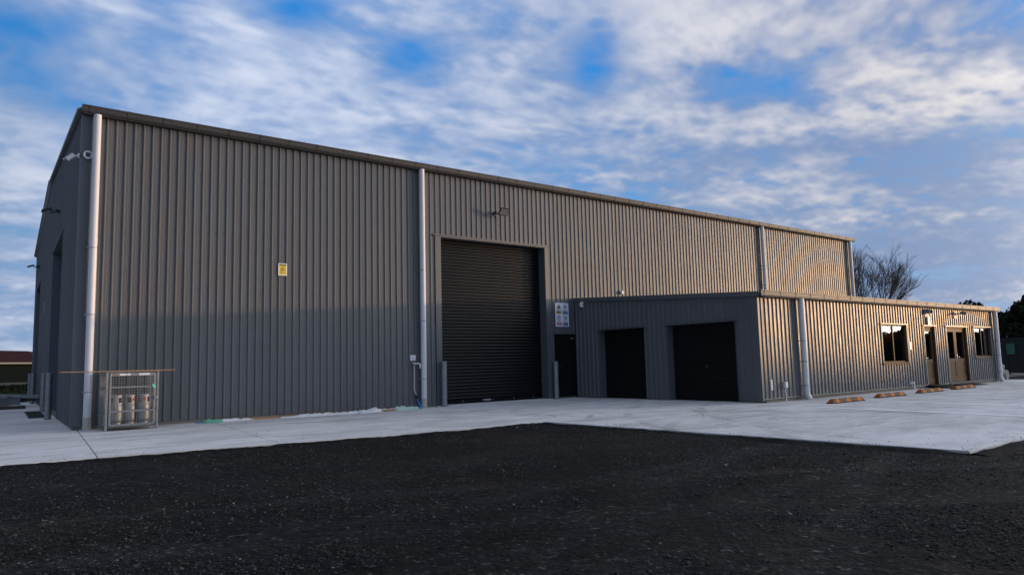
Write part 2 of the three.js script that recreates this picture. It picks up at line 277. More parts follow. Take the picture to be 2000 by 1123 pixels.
// gravel banked unevenly against the slab edge, and chips kicked onto the concrete
{
  const edge = [[-14, 3.9], [-1.55, 6.01], [0.59, 6.26], [5.02, 6.76], [7.50, 6.77], [7.59, 10.6], [7.68, 14.56], [11.2, 14.54], [33.8, 14.45]], pos = [], idx = [], col = [], uv = []; let n = 0; const r = rng(12), spill = [];
  for (let s = 0; s + 1 < edge.length; s++) {
    const [ax, az] = edge[s], [bx_, bz] = edge[s + 1], L = Math.hypot(bx_ - ax, bz - az), tx = (bx_ - ax) / L, tz = (bz - az) / L, ox = -tz, oz = tx, st = ax > 12 ? 0.12 : 0.035, m = Math.ceil(L / st), nv = 7;
    for (let i = 0; i <= m; i++) for (let j = 0; j <= nv; j++) {
      const t = i / m * L, v = j / nv, w = -0.035 + 0.34 * v, x = ax + tx * t + ox * w, z = az + tz * t + oz * w, h = fbm(x * 2.2 + 3, z * 2.2, 4) - 0.5, f = fbm(x * 11, z * 11, 3) - 0.5;
      const y = mix(-0.016 + 0.045 * h + 0.012 * f, gravelHeight(x, z) - 0.004, sstep(0.1, 1, v)) - (j === 0 ? 0.05 : 0);
      pos.push(x, y, z); uv.push(x, z); const k = 0.8 + 1.2 * h; col.push(k, k, k);
      if (i < m && j < nv) { const a = n + i * (nv + 1) + j, b = a + nv + 1; idx.push(a, a + 1, b, b, a + 1, b + 1); }
    }
    n += (m + 1) * (nv + 1);
    for (let i = 0; i < L * (ax > 12 ? 8 : 40); i++) { const t = r() * L, w = -0.02 - 0.9 * Math.pow(r(), 3); if (vnoise((ax + tx * t) * 1.3, (az + tz * t) * 1.3) > 0.3 + 0.5 * r()) spill.push([ax + tx * t + ox * w, az + tz * t + oz * w]); }
  }
  const g = new THREE.BufferGeometry(); g.setIndex(idx); g.setAttribute('position', new THREE.Float32BufferAttribute(pos, 3)); g.setAttribute('uv', new THREE.Float32BufferAttribute(uv, 2)); g.setAttribute('color', new THREE.Float32BufferAttribute(col, 3)); g.computeVertexNormals();
  structure('gravel_bank', g, M.gravel, 'dark gravel banked against the edge of the concrete', 'gravel');
  for (let i = 0; i < 500; i++) spill.push([8 + r() * 16, 3 + r() * 11]); for (let i = 0; i < 200; i++) spill.push([-6 + r() * 14, 0.8 + r() * 5]);
  const im = new THREE.InstancedMesh(new THREE.IcosahedronGeometry(1, 0).scale(1, 0.6, 0.8), std([1, 1, 1], 0.9), spill.length), o = new THREE.Object3D(), c = new THREE.Color();
  spill.forEach(([x, z], i) => { const s = 0.003 + 0.008 * Math.pow(r(), 4); o.position.set(x, s * 0.4, z); o.rotation.set(r(), r() * 6, r()); o.scale.setScalar(s); o.updateMatrix(); im.setMatrixAt(i, o.matrix); const k = 0.02 + 0.08 * r() * r(); c.setRGB(k, k * 0.97, k * 0.93); im.setColorAt(i, c); });
  im.name = 'spilled_chips'; im.userData = { kind: 'stuff', label: 'dark stone chips kicked onto the pale concrete', category: 'gravel' }; im.castShadow = im.receiveShadow = true; scene.add(im);
}
// the concrete apron: bays with sawn joints, its outer edge stands proud of the gravel
const apron = structure('concrete_apron', metreUV(ext(-40, 80, -0.22, -0.11, -21.4, 5.9)), M.nib, 'pale new concrete apron round the grey shed', 'concrete');
{
  const slab = (pts, label) => { const s = new THREE.Shape(pts.map(([x, z]) => new THREE.Vector2(x, -z))); const g = new THREE.ExtrudeGeometry(s, { depth: 0.17, bevelEnabled: true, bevelSize: 0.006, bevelThickness: 0.006, bevelSegments: 1, bevelOffset: -0.006 }); g.rotateX(-Math.PI / 2).translate(0, -0.176, 0); g.computeBoundingBox(); part('slab_bay', metreUV(g), M.conc, apron); };
  const e = (x) => 6.01 + (Math.min(x, 5) + 1.55) * 0.1127 * (x > 5 ? 1 : 1);      // the gravel side of the strip along the shed
  const j0 = (z) => 0.1 - 0.085 * z, j1 = (z) => 2.86 - 0.115 * z, J = 0.007;
  slab([[-40, -21.5], [j0(-0.3) - J + 1.2, -21.5], [j0(-0.3) - J + 0.4, -8], [j0(-0.3) - J, -0.3], [j0(6.1) - J, e(-0.5)], [-40, e(-1.55) - 1.5]]);
  slab([[j0(-0.3) + J, -0.3], [j1(-0.3) - J, -0.3], [j1(6.4) - J, e(2.1)], [j0(6.1) + J, e(-0.5)]]);
  slab([[j1(-0.3) + J, -0.3], [5.43, -0.3], [5.43, 6.78], [5.02, 6.75], [j1(6.4) + J, e(2.1)]]);
  slab([[5.444, -0.3], [11.19, -0.3], [11.19, 14.53], [7.68, 14.55], [7.50, 6.76], [5.444, 6.78]]);
  slab([[11.204, -0.3], [17.19, -0.3], [17.19, 14.50], [11.204, 14.53]]);
  slab([[17.204, -0.3], [23.19, -0.3], [23.19, 14.48], [17.204, 14.50]]);
  slab([[23.204, -0.3], [33.8, -0.3], [33.8, 14.44], [23.204, 14.48]]);
  const line = (x, z0, z1, x1) => { const g = new THREE.PlaneGeometry(0.24, z1 - z0, 1, 12).rotateX(-Math.PI / 2).translate(0, 0.0045, (z0 + z1) / 2); const p = g.attributes.position; for (let i = 0; i < p.count; i++) p.setX(i, p.getX(i) + mix(x, x1, (p.getZ(i) - z0) / (z1 - z0)) + 0.006 * (vnoise(p.getZ(i) * 5, x) - 0.5)); part('parking_line', g, M.paint, apron); };
  line(13.98, 9.03, 14.3, 13.35); line(16.92, 8.73, 14.3, 16.0); line(19.72, 8.6, 14.3, 18.5); line(22.6, 8.4, 14.3, 21.2);
}

// ---------------------------------------------------------------- ribbed steel cladding
const PROFILE = [[0, 0], [0.010, 0], [0.013, 0.0020], [0.021, 0.0020], [0.024, 0], [0.0670, 0], [0.0826, 0.0256], [0.0852, 0.0280], [0.1048, 0.0280], [0.1074, 0.0256], [0.1230, 0], [0.164, 0], [0.167, 0.0020], [0.175, 0.0020], [0.178, 0]];
const RP = 0.19;
function clad(O, U, N, u0, u1, y0, y1, ny = 6, seed = 0) {        // one sheet as geometry: u along the wall, y up, w outwards
  const pts = []; let k = Math.floor(u0 / RP);
  const at = (u) => { const t = ((u % RP) + RP) % RP; for (let i = 0; i < PROFILE.length; i++) { const [a, wa] = PROFILE[i], [b, wb] = i + 1 < PROFILE.length ? PROFILE[i + 1] : [RP, 0]; if (t <= b) return wa + (wb - wa) * (t - a) / (b - a); } return 0; };
  pts.push([u0, at(u0)]);
  for (; k * RP < u1; k++) for (const [a, w] of PROFILE) { const u = k * RP + a; if (u > u0 + 1e-4 && u < u1 - 1e-4) pts.push([u, w]); }
  pts.push([u1, at(u1)]);
  const pos = [], uv = [], idx = []; let n = 0;
  for (let i = 0; i + 1 < pts.length; i++) {
    for (const [u, w] of [pts[i], pts[i + 1]]) {
      const a = typeof y0 === 'function' ? y0(u) : y0, b = typeof y1 === 'function' ? y1(u) : y1;
      for (let j = 0; j <= ny; j++) { const y = mix(a, b, j / ny), q = w + 0.0030 * (vnoise(u * 2.3 + seed, y * 0.9 + 7) - 0.5); pos.push(O[0] + U[0] * u + N[0] * q, O[1] + y, O[2] + U[2] * u + N[2] * q); uv.push(u, y); }
    }
    const b = n + ny + 1; for (let j = 0; j < ny; j++) idx.push(n + j, b + j, n + j + 1, b + j, b + j + 1, n + j + 1); n += 2 * (ny + 1);
  }
  const g = new THREE.BufferGeometry(); g.setIndex(idx); g.setAttribute('position', new THREE.Float32BufferAttribute(pos, 3)); g.setAttribute('uv', new THREE.Float32BufferAttribute(uv, 2)); g.computeVertexNormals(); return g;
}
function cladWall(parent, O, U, N, regions, seed) {                // sheets 0.76 m wide, as they come
  for (const [u0, u1, y0, y1] of regions) for (let a = Math.floor(u0 / 0.76) * 0.76; a < u1 - 1e-3; a += 0.76) {
    const s = Math.max(u0, a), e = Math.min(u1, a + 0.76); if (e - s > 0.004) part('cladding_sheet', clad(O, U, N, s, e, y0, y1, 6, seed), [M.clad, M.cladB, M.cladC][Math.floor(vnoise(a * 3.7 + seed, 2.2) * 2.99)], parent);
  }
}
function screws(parent, O, U, N, regions, rows) {
  const g0 = new THREE.CylinderGeometry(0.011, 0.011, 0.009, 6); const q = new THREE.Quaternion().setFromUnitVectors(new THREE.Vector3(0, 1, 0), new THREE.Vector3(...N)), out = [];
  for (const [u0, u1, y0, y1] of regions) for (const y of rows) for (let k = Math.ceil((u0 - 0.05) / RP); k * RP + 0.05 < u1; k++) {
    const u = k * RP + 0.045, a = typeof y0 === 'function' ? y0(u) : y0, b = typeof y1 === 'function' ? y1(u) : y1; if (y < a + 0.05 || y > b - 0.05 || u < u0) continue;
    out.push(g0.clone().applyQuaternion(q).translate(O[0] + U[0] * u + N[0] * 0.003, y, O[2] + U[2] * u + N[2] * 0.003));
  }
  const m = part('cladding_screws', out, M.screw, parent); m.userData.kind = 'stuff';
}
const front = (parent, z) => [[0, 0, z], [1, 0, 0], [0, 0, 1]];
// a downpipe: shaft, collars, clips, boot
function downpipe(parent, x, z, y0, y1, shoe, joints) {
  const g = [cyl(0.080, 0.080, y1 - y0, x, (y0 + y1) / 2, z, 28)];
  for (const j of joints) g.push(new THREE.LatheGeometry([[0.0805, -0.11], [0.0835, -0.105], [0.0835, 0.02], [0.0805, 0.025]].map((p) => new THREE.Vector2(...p)), 28).translate(x, j, z));
  if (shoe) g.push(tube([[x, y0 + 0.03, z], [x + 0.008, y0 - 0.05, z + 0.006], [x + 0.035, y0 - 0.115, z + 0.02], [x + 0.065, y0 - 0.17, z + 0.035]], 0.0805, 20, 16));
  const m = part('downpipe', g, M.pipe, parent);
  if (!shoe) part('pipe_boot', [cyl(0.084, 0.084, y0, x, y0 / 2, z, 28), cyl(0.094, 0.094, 0.05, x, 0.025, z, 28)], M.pipeBase, m);
  for (const c of [0.33, 0.58, 0.8].map((t) => mix(y0, y1, t - 0.25))) part('pipe_clip', [new THREE.CylinderGeometry(0.0825, 0.0825, 0.022, 24, 1, true).translate(x, c, z), ext(x - 0.12, x - 0.083, c - 0.012, c + 0.012, 0.02 + z - 0.13, z)], M.clip, m);
}
// box gutter with pressed lines and straps
function gutter(parent, x0, x1, y0, y1, zf, wall) {
  const h = y1 - y0, s = new THREE.Shape([[0, h], [0.014, h], [0.014, h * 0.80], [0.004, h * 0.74], [0.004, h * 0.50], [0.014, h * 0.45], [0.014, h * 0.24], [0.002, h * 0.16], [0.002, 0.012], [-0.010, 0], [-(zf - wall), 0], [-(zf - wall), 0.012], [-0.012, 0.012], [-0.012, h]].map((p) => new THREE.Vector2(...p)));
  const g = new THREE.ExtrudeGeometry(s, { depth: x1 - x0, bevelEnabled: false }).rotateY(Math.PI / 2).scale(1, 1, 1);
  // extrude runs along +z, turned to +x; shape x (outwards) becomes -z, so mirror it
  const p = g.attributes.position; for (let i = 0; i < p.count; i++) p.setXYZ(i, x0 + p.getX(i), y0 + p.getY(i), zf - p.getZ(i));
  const ix = g.index; if (ix) { for (let i = 0; i < ix.count; i += 3) { const a = ix.getX(i); ix.setX(i, ix.getX(i + 1)); ix.setX(i + 1, a); } } else for (let i = 0; i < p.count; i += 3) for (const at of [g.attributes.position, g.attributes.uv]) { const A = [], B = []; for (let k = 0; k < at.itemSize; k++) { A.push(at.getComponent(i, k)); B.push(at.getComponent(i + 1, k)); } for (let k = 0; k < at.itemSize; k++) { at.setComponent(i, k, B[k]); at.setComponent(i + 1, k, A[k]); } }
  g.computeVertexNormals();
  const m = part('gutter', g, M.gutter, parent);
  const strap = [bx(0.020, h + 0.004, 0.006, 0, h / 2, 0.016), bx(0.020, 0.004, 0.03, 0, h + 0.003, 0.002)], sg = flat(strap);
  for (let x = x0 + 0.16; x < x1; x += 0.76) { const b = new THREE.Mesh(sg, M.clip2); b.name = 'gutter_strap'; b.position.set(x - 0, y0, zf); b.castShadow = true; m.add(b); }
  return m;
}
M.clip2 = std([0.030, 0.030, 0.030], 0.6);

// ---------------------------------------------------------------- the big shed
const EAVE = 7.0, XR = 34.25, DEPTH = 24.9, SKEW = 1.26, RIDGE = 8.1;
const shed = thing('steel_shed', 'large charcoal ribbed steel shed with pale downpipes and a tall roller door', 'shed');
{
  const regions = [[0.17, 9.17, 0.075, EAVE], [9.17, 13.62, 5.10, EAVE], [13.62, 13.80, 0.075, EAVE], [13.80, 14.75, 2.17, EAVE], [14.75, 34.10, 3.0, EAVE]];
  cladWall(shed, ...front(shed, 0), regions, 1);
  screws(shed, ...front(shed, 0), regions, [0.30, 1.75, 3.15, 4.55, 5.95]);
  // gable on the left, a little out of square
  const L = Math.hypot(SKEW, DEPTH), GU = [SKEW / L, 0, -DEPTH / L], GN = [-DEPTH / L, 0, -SKEW / L], roofAt = (u) => { const t = u / L; return EAVE + 0.12 + (RIDGE - EAVE - 0.1) * (1 - Math.abs(2 * t - 1)); };
  const gu = (z) => -z / DEPTH * L;
  const D1 = [gu(-4.9), gu(-9.6)], D2 = [gu(-18.3), gu(-22.6)], DH = 5.15;
  const gr = [[0.15, D1[0], 0.075, roofAt], [D1[0], D1[1], DH, roofAt], [D1[1], L / 2, 0.075, roofAt], [L / 2, D2[0], 0.075, roofAt], [D2[0], D2[1], DH, roofAt], [D2[1], L - 0.05, 0.075, roofAt]];
  cladWall(shed, [0, 0, 0], GU, GN, gr, 4);
  const onG = (u, y, w) => [GU[0] * u + GN[0] * w, y, GU[2] * u + GN[2] * w], turnG = Math.atan2(GN[0], GN[2]);
  const gbox = (u0, u1, y0, y1, w0, w1) => { const c = onG((u0 + u1) / 2, (y0 + y1) / 2, (w0 + w1) / 2); return bx(u1 - u0, y1 - y0, w1 - w0).rotateY(turnG).translate(...c); };
  for (const [a, b] of [D1, D2]) {
    const d = part('gable_roller_door', gbox(a, b, 0.02, DH, -0.36, -0.34), M.black, shed);
    for (let i = 0; i < 25; i++) part('slat', gbox(a, b, 0.1 + i * 0.2, 0.25 + i * 0.2, -0.345, -0.325), M.black, d);
    part('door_flashing', [gbox(a - 0.12, a + 0.004, 0.02, DH, -0.34, 0.035), gbox(b - 0.004, b + 0.12, 0.02, DH, -0.34, 0.035), gbox(a - 0.2, b + 0.2, DH, DH + 0.03, -0.3, 0.05)], M.flash, shed);
  }
  part('window_slot', gbox(gu(-14.3), gu(-14.4), 3.55, 3.95, 0.028, 0.036), M.white, shed);
  // corner flashings
  part('corner_flashing', [ext(-0.040, 0.17, 0.07, EAVE, 0.034, 0.040), gbox(-0.03, 0.16, 0.07, EAVE + 0.05, 0.028, 0.034)], M.flash, shed);
  part('corner_flashing', [ext(34.06, 34.284, 0.07, EAVE, 0.028, 0.034), ext(34.278, 34.284, 0.07, EAVE, -0.2, 0.034)], M.flash, shed);
  // right and rear walls, roof
  cladWall(shed, [XR, 0, 0], [0, 0, -1], [1, 0, 0], [[0.03, 12.45, 0.07, (u) => EAVE + (RIDGE - EAVE) * u / 12.45], [12.45, DEPTH, 0.07, (u) => EAVE + (RIDGE - EAVE) * (DEPTH - u) / 12.45]], 6);
  part('rear_wall', ext(SKEW, XR, 0.05, EAVE, -DEPTH - 0.03, -DEPTH), M.clad, shed);
  const roof = (za, ya, zb, yb, xa, xb) => { const g = bx(1, 0.05, 1), p = g.attributes.position; for (let i = 0; i < p.count; i++) { const t = p.getZ(i) < 0 ? 0 : 1, u = p.getX(i) < 0 ? 0 : 1; p.setXYZ(i, u ? XR + 0.08 : (t ? xb : xa), (t ? yb : ya) + p.getY(i), t ? zb : za); } g.computeVertexNormals(); return g; };
  part('roof_slope', roof(-12.45, RIDGE + 0.06, 0.10, EAVE + 0.10, 0.63 - 0.04, -0.03), M.clad, shed);
  part('roof_slope', roof(-DEPTH - 0.1, EAVE + 0.10, -12.45, RIDGE + 0.06, 1.26, 0.63 - 0.04), M.clad, shed);
  part('barge_flashing', (() => { const n = 2, gs = []; const a = onG(-0.10, EAVE + 0.10, 0.045), m = onG(L / 2, RIDGE + 0.10, 0.045), b = onG(L, EAVE + 0.10, 0.045); for (const [p, q] of [[a, m], [m, b]]) { const len = Math.hypot(q[0] - p[0], q[1] - p[1], q[2] - p[2]); const g = bx(0.03, 0.20, len); g.applyQuaternion(new THREE.Quaternion().setFromUnitVectors(new THREE.Vector3(0, 0, 1), new THREE.Vector3(q[0] - p[0], q[1] - p[1], q[2] - p[2]).normalize())); g.translate((p[0] + q[0]) / 2, (p[1] + q[1]) / 2, (p[2] + q[2]) / 2); gs.push(g); } return gs; })(), std([0.36, 0.37, 0.38], 0.3), shed);  // pale colour stands in for sky reflected along the barge
  gutter(shed, -0.06, 34.40, 6.985, 7.15, 0.18, 0.03);
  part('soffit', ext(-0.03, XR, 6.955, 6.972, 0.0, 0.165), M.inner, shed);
  part('footing', [ext(0.02, 9.25, -0.02, 0.070, -0.2, -0.012), ext(13.55, 13.8, -0.02, 0.07, -0.2, -0.012)], M.nib, shed);
  part('footing', gbox(0.02, L, -0.02, 0.07, -0.3, -0.02), M.nib, shed);
  part('added_lining', [ext(0.3, 9.1, 0.0, 6.9, -0.5, -0.45), ext(13.7, 34, 0, 6.9, -0.5, -0.45), ext(9.1, 13.7, 5.2, 6.9, -0.5, -0.45)], M.inner, shed);  // unseen panels behind the cladding, added to block light
  for (const [x, j] of [[0.255, [4.15]], [8.67, [4.4, 1.5]], [26.15, [5.1, 3.9]], [33.93, [5.2]]]) downpipe(shed, x, 0.135, x > 20 ? 3.05 : 0.27, 6.97, false, j);
  // front roller door: jamb flashings, head lip, curtain of slats, bottom rail
  const X0 = 9.37, X1 = 13.47, DH2 = 5.03, ZB = -0.30;
  part('door_flashing', [ext(9.17, X0, 0.02, DH2 + 0.03, 0.028, 0.034), ext(X0 - 0.006, X0, 0.02, DH2, ZB, 0.028)], M.flash, shed);
  part('door_flashing', [ext(X1, 13.62, 0.02, DH2 + 0.03, 0.028, 0.034), ext(X1, X1 + 0.006, 0.02, DH2, ZB, 0.028)], M.flash, shed);
  part('door_head', [ext(9.10, 13.68, DH2 + 0.03, DH2 + 0.07, 0.0, 0.055), ext(X0, X1, DH2 - 0.01, DH2 + 0.03, ZB - 0.1, 0.034)], M.flash, shed);
  const curtain = part('roller_door', ext(X0 - 0.02, X1 + 0.02, 0.04, DH2, ZB - 0.06, ZB - 0.03), M.black, shed);
  const sp = []; for (let i = 0; i <= 8; i++) { const t = i / 8; sp.push([t * 0.0985, 0.024 * Math.sin(Math.PI * Math.min(1, t * 1.12)) * (t < 0.89 ? 1 : 0)]); }
  const slatG = (() => { const sh = new THREE.Shape([[0, 0], ...sp.map(([y, w]) => [y, w]), [0.0985, -0.012], [0, -0.012]].map((p) => new THREE.Vector2(...p))); const g = new THREE.ExtrudeGeometry(sh, { depth: X1 - X0 - 0.02, bevelEnabled: false, curveSegments: 4 }); const p = g.attributes.position; for (let i = 0; i < p.count; i++) p.setXYZ(i, p.getZ(i), p.getX(i), p.getY(i)); g.computeVertexNormals(); return g; })();
  for (let i = 0; i < 49; i++) part('slat', slatG, M.slat, curtain, [X0 + 0.01, 0.14 + i * 0.0995, ZB - 0.018]);
  part('bottom_rail', [rbx(X1 - X0 - 0.02, 0.085, 0.05, (X0 + X1) / 2, 0.092, ZB + 0.0, 0.008)], M.black, curtain);
  for (const x of [10.28, 11.02, 11.42, 12.25, 13.05]) part('rail_stud', new THREE.SphereGeometry(0.012, 8, 6).translate(x, 0.1, ZB + 0.03), M.white, curtain);
  const pc = document.createElement('canvas'); pc.width = 128; pc.height = 32; const px = pc.getContext('2d'); px.fillStyle = '#b9bcc0'; px.fillRect(0, 0, 128, 32); px.fillStyle = '#30343a'; for (const [a, w] of [[10, 20], [36, 9], [50, 16], [72, 8], [86, 30]]) px.fillRect(a, 9, w, 14);
  const pt = new THREE.CanvasTexture(pc); pt.colorSpace = THREE.SRGBColorSpace;
  part('maker_plate', bx(0.26, 0.045, 0.004, 11.2, 0.10, ZB + 0.028), new THREE.MeshStandardMaterial({ map: pt, roughness: 0.5 }), curtain);
  part('door_sill', ext(9.2, 13.64, -0.02, 0.022, -0.45, 0.05), M.conc, shed);
  // personnel door beside the annex
  const pd = part('personnel_door', ext(13.86, 14.70, 0.05, 2.09, -0.06, -0.02), M.black, shed);
  part('door_frame', [ext(13.80, 13.86, 0.04, 2.14, -0.10, 0.02), ext(14.70, 14.745, 0.04, 2.14, -0.10, 0.02), ext(13.80, 14.745, 2.09, 2.14, -0.10, 0.018)], M.black, pd);
  part('door_head', ext(13.74, 14.745, 2.14, 2.168, 0.0, 0.055), M.flash, shed);
  part('door_handle', [rbx(0.035, 0.19, 0.012, 13.93, 1.08, -0.014), rod([13.93, 1.06, -0.01], [13.93, 1.06, 0.05], 0.01), rod([13.925, 1.06, 0.05], [14.05, 1.06, 0.05], 0.010)], M.chrome, pd);
  part('door_closer', rbx(0.12, 0.05, 0.05, 14.60, 2.0, 0.0), M.galv, pd);
  part('door_sill', ext(13.80, 14.745, -0.02, 0.045, -0.3, -0.005), M.nib, shed);
}

// ---------------------------------------------------------------- the low annex
const AX = 14.76, AZ = 7.11, AR = 31.40;
const annex = thing('office_annex', 'low charcoal ribbed annex with two dark garage doors and brown entry doors', 'building', [AX, 0, AZ]);
{
  const top = 2.80, rise = (z) => 3.25 - 0.060 * z;
  const OP = [['w', 21.60, 23.36, 0.92, 2.17], ['d', 24.72, 25.58, 0.11, 2.15], ['d', 26.58, 28.38, 0.13, 2.15], ['w', 29.12, 30.76, 1.01, 2.16]];
  const reg = []; let x = AX + 0.05; const b0 = 0.105;
  for (const [, a, c, y0, y1] of OP) { reg.push([x, a, b0, top]); reg.push([a, c, y1, top]); if (y0 > 0.3) reg.push([a, c, b0, y0]); x = c; }
  reg.push([x, AR, b0, top]);
  cladWall(annex, ...front(annex, AZ), reg, 11); screws(annex, ...front(annex, AZ), reg, [0.35, 1.5, 2.6]);
  // end wall facing the yard
  const er = [[0.03, 1.18, 0.045, rise], [1.18, 3.14, 2.215, rise], [3.14, 4.03, 0.045, rise], [4.03, 6.40, 2.215, rise], [6.40, AZ - 0.0, 0.045, rise]];
  cladWall(annex, [AX, 0, 0], [0, 0, 1], [-1, 0, 0], er, 15);
  part('corner_flashing', [ext(AX - 0.034, AX - 0.028, 0.04, 2.86, 6.93, AZ + 0.03), ext(AX - 0.034, AX + 0.05, 0.06, 2.80, AZ + 0.028, AZ + 0.034)], M.flash, annex);
  for (const [a, b, n] of [[1.18, 3.14, 'narrow'], [4.03, 6.40, 'wide']]) {
    part('door_reveal', [ext(AX - 0.03, AX + 0.28, 0.02, 2.20, a - 0.006, a), ext(AX - 0.03, AX + 0.28, 0.02, 2.20, b, b + 0.006), ext(AX - 0.03, AX + 0.28, 2.20, 2.21, a, b)], M.flash, annex);
    part('door_head', ext(AX - 0.06, AX, 2.212, 2.240, a - 0.09, b + 0.09), M.flash, annex);
    const d = part('garage_door', ext(AX + 0.27, AX + 0.29, 0.01, 2.2, a, b), M.black, annex); if (n === 'wide') d.userData.label = 'wide black garage door nearer the annex corner';
    for (let i = 0; i < 4; i++) part('door_panel', rbx(0.03, 0.535, b - a - 0.01, AX + 0.255, 0.29 + i * 0.545, (a + b) / 2, 0.006), M.black, d);
    part('door_lock', [cyl(0.02, 0.02, 0.02).rotateZ(Math.PI / 2).translate(AX + 0.232, 0.98, (a + b) / 2)], M.chrome, d);
  }
  part('rake_flashing', (() => { const s = new THREE.Shape([[0, rise(0) - 0.005], [AZ + 0.12, rise(AZ + 0.12) - 0.005], [AZ + 0.12, rise(AZ + 0.12) + 0.125], [0, rise(0) + 0.125]].map((p) => new THREE.Vector2(...p))); const g = new THREE.ExtrudeGeometry(s, { depth: 0.03, bevelEnabled: false }); const p = g.attributes.position; for (let i = 0; i < p.count; i++) p.setXYZ(i, AX - 0.032 - p.getZ(i), p.getY(i), p.getX(i)); g.computeVertexNormals(); return g; })(), M.flash, annex);
  part('roof', (() => { const g = bx(1, 0.05, 1), p = g.attributes.position; for (let i = 0; i < p.count; i++) { const f = p.getZ(i) > 0; p.setXYZ(i, p.getX(i) < 0 ? AX - 0.03 : AR + 0.08, (f ? rise(AZ + 0.1) : rise(0)) + 0.075 + p.getY(i), f ? AZ + 0.08 : 0.0); } g.computeVertexNormals(); return g; })(), M.clad, annex);
  gutter(annex, AX - 0.06, AR + 0.08, 2.815, 2.975, AZ + 0.18, AZ + 0.03);
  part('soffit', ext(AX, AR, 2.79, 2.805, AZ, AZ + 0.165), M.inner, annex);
  part('footing', [ext(AX + 0.02, AR - 0.03, -0.02, 0.10, AZ - 0.2, AZ - 0.012), ext(AX + 0.012, AX + 0.2, -0.02, 0.040, 0.03, 1.17), ext(AX + 0.012, AX + 0.2, -0.02, 0.040, 3.15, 4.02), ext(AX + 0.012, AX + 0.2, -0.02, 0.040, 6.41, AZ - 0.012)], M.nib, annex);
  part('base_trim', [ext(AX + 0.03, 24.70, 0.092, 0.104, AZ - 0.005, AZ + 0.034), ext(25.6, 26.56, 0.092, 0.104, AZ - 0.005, AZ + 0.034), ext(28.4, AR, 0.092, 0.104, AZ - 0.005, AZ + 0.034)], std([0.34, 0.33, 0.30], 0.45), annex);
  part('end_wall', [ext(AR, AR + 0.03, 0.05, 2.85, 0.05, AZ - 0.02), ext(AR - 0.14, AR + 0.034, 0.08, 2.8, AZ + 0.028, AZ + 0.034)], M.flash, annex);
  // rooms behind the glass
  part('interior', [ext(20, AR - 0.05, 0.0, 0.05, 0.3, AZ - 0.1), ext(20, AR - 0.05, 2.5, 2.55, 0.3, AZ - 0.1), ext(20, 20.06, 0.05, 2.5, 0.3, AZ - 0.1), ext(20, AR - 0.05, 0.05, 2.5, 2.6, 2.66), ext(24.2, 24.26, 0.05, 2.5, 2.6, AZ - 0.1)], std([0.10, 0.10, 0.095], 0.9), annex);
  for (const [t, a, b, y0, y1] of OP) {
    const lip = [ext(a - 0.10, b + 0.08, y1 + 0.0, y1 + 0.028, AZ - 0.02, AZ + 0.06)]; part('head_flashing', lip, std([0.30, 0.29, 0.27], 0.45), annex);
    part('side_flashing', [ext(a - 0.05, a, y0, y1, AZ - 0.10, AZ + 0.034), ext(b, b + 0.05, y0, y1, AZ - 0.10, AZ + 0.034)], M.flash, annex);
    if (t === 'w') {
      const w = part('window', [ext(a, a + 0.05, y0, y1, AZ - 0.09, AZ - 0.03), ext(b - 0.05, b, y0, y1, AZ - 0.09, AZ - 0.03), ext(a + 0.05, b - 0.05, y1 - 0.05, y1, AZ - 0.09, AZ - 0.03), ext(a + 0.05, b - 0.05, y0, y0 + 0.05, AZ - 0.09, AZ - 0.03)], M.bronze, annex);
      const m = (a + b) / 2; part('mullion', ext(m - 0.03, m + 0.03, y0 + 0.05, y1 - 0.05, AZ - 0.085, AZ - 0.035), M.bronzeDark, w);
      for (const [p, q] of [[a + 0.05, m - 0.03], [m + 0.03, b - 0.05]]) part('pane', new THREE.PlaneGeometry(q - p, y1 - y0 - 0.1).translate((p + q) / 2, (y0 + y1) / 2, AZ - 0.06), M.glass, w);
      part('sill', ext(a - 0.06, b + 0.06, y0 - 0.06, y0, AZ - 0.10, AZ + 0.045), M.bronze, w);
    } else {
      const leaves = b - a > 1.2 ? [[a + 0.05, (a + b) / 2 - 0.004], [(a + b) / 2 + 0.004, b - 0.05]] : [[a + 0.05, b - 0.05]];
      part('door_frame', [ext(a, a + 0.05, y0, y1, AZ - 0.12, AZ - 0.02), ext(b - 0.05, b, y0, y1, AZ - 0.12, AZ - 0.02), ext(a + 0.05, b - 0.05, y1 - 0.05, y1, AZ - 0.12, AZ - 0.02)], M.bronzeDark, annex);
      for (const [p, q] of leaves) {
        const Z0 = AZ - 0.10, Z1 = AZ - 0.055, my = 0.92, fr = 0.11, yb = y0 + 0.01, yt = y1 - 0.055;
        const d = part('entry_door', [ext(p, p + fr, yb, yt, Z0, Z1), ext(q - fr, q, yb, yt, Z0, Z1), ext(p + fr, q - fr, yt - 0.13, yt, Z0, Z1), ext(p + fr, q - fr, my - 0.06, my + 0.06, Z0, Z1), ext(p + fr, q - fr, yb, yb + 0.2, Z0, Z1)], M.bronze, annex);
        part('panel', ext(p + fr, q - fr, yb + 0.2, my - 0.06, Z0 + 0.012, Z1 - 0.012), M.bronze, d);
        part('pane', new THREE.PlaneGeometry(q - p - 2 * fr, yt - 0.13 - my - 0.06).translate((p + q) / 2, (yt - 0.13 + my + 0.06) / 2, (Z0 + Z1) / 2), M.glass, d);
        const hx = p === a + 0.05 && leaves.length === 2 ? q - 0.05 : p + 0.05;
        if (!(leaves.length === 2 && p === a + 0.05)) part('handle', [rbx(0.03, 0.16, 0.012, hx, 1.06, Z1 + 0.006), rod([hx, 1.03, Z1], [hx, 1.03, Z1 + 0.05], 0.009), rod([hx, 1.03, Z1 + 0.05], [hx + 0.12, 1.03, Z1 + 0.05], 0.009)], M.chrome, d);
      }
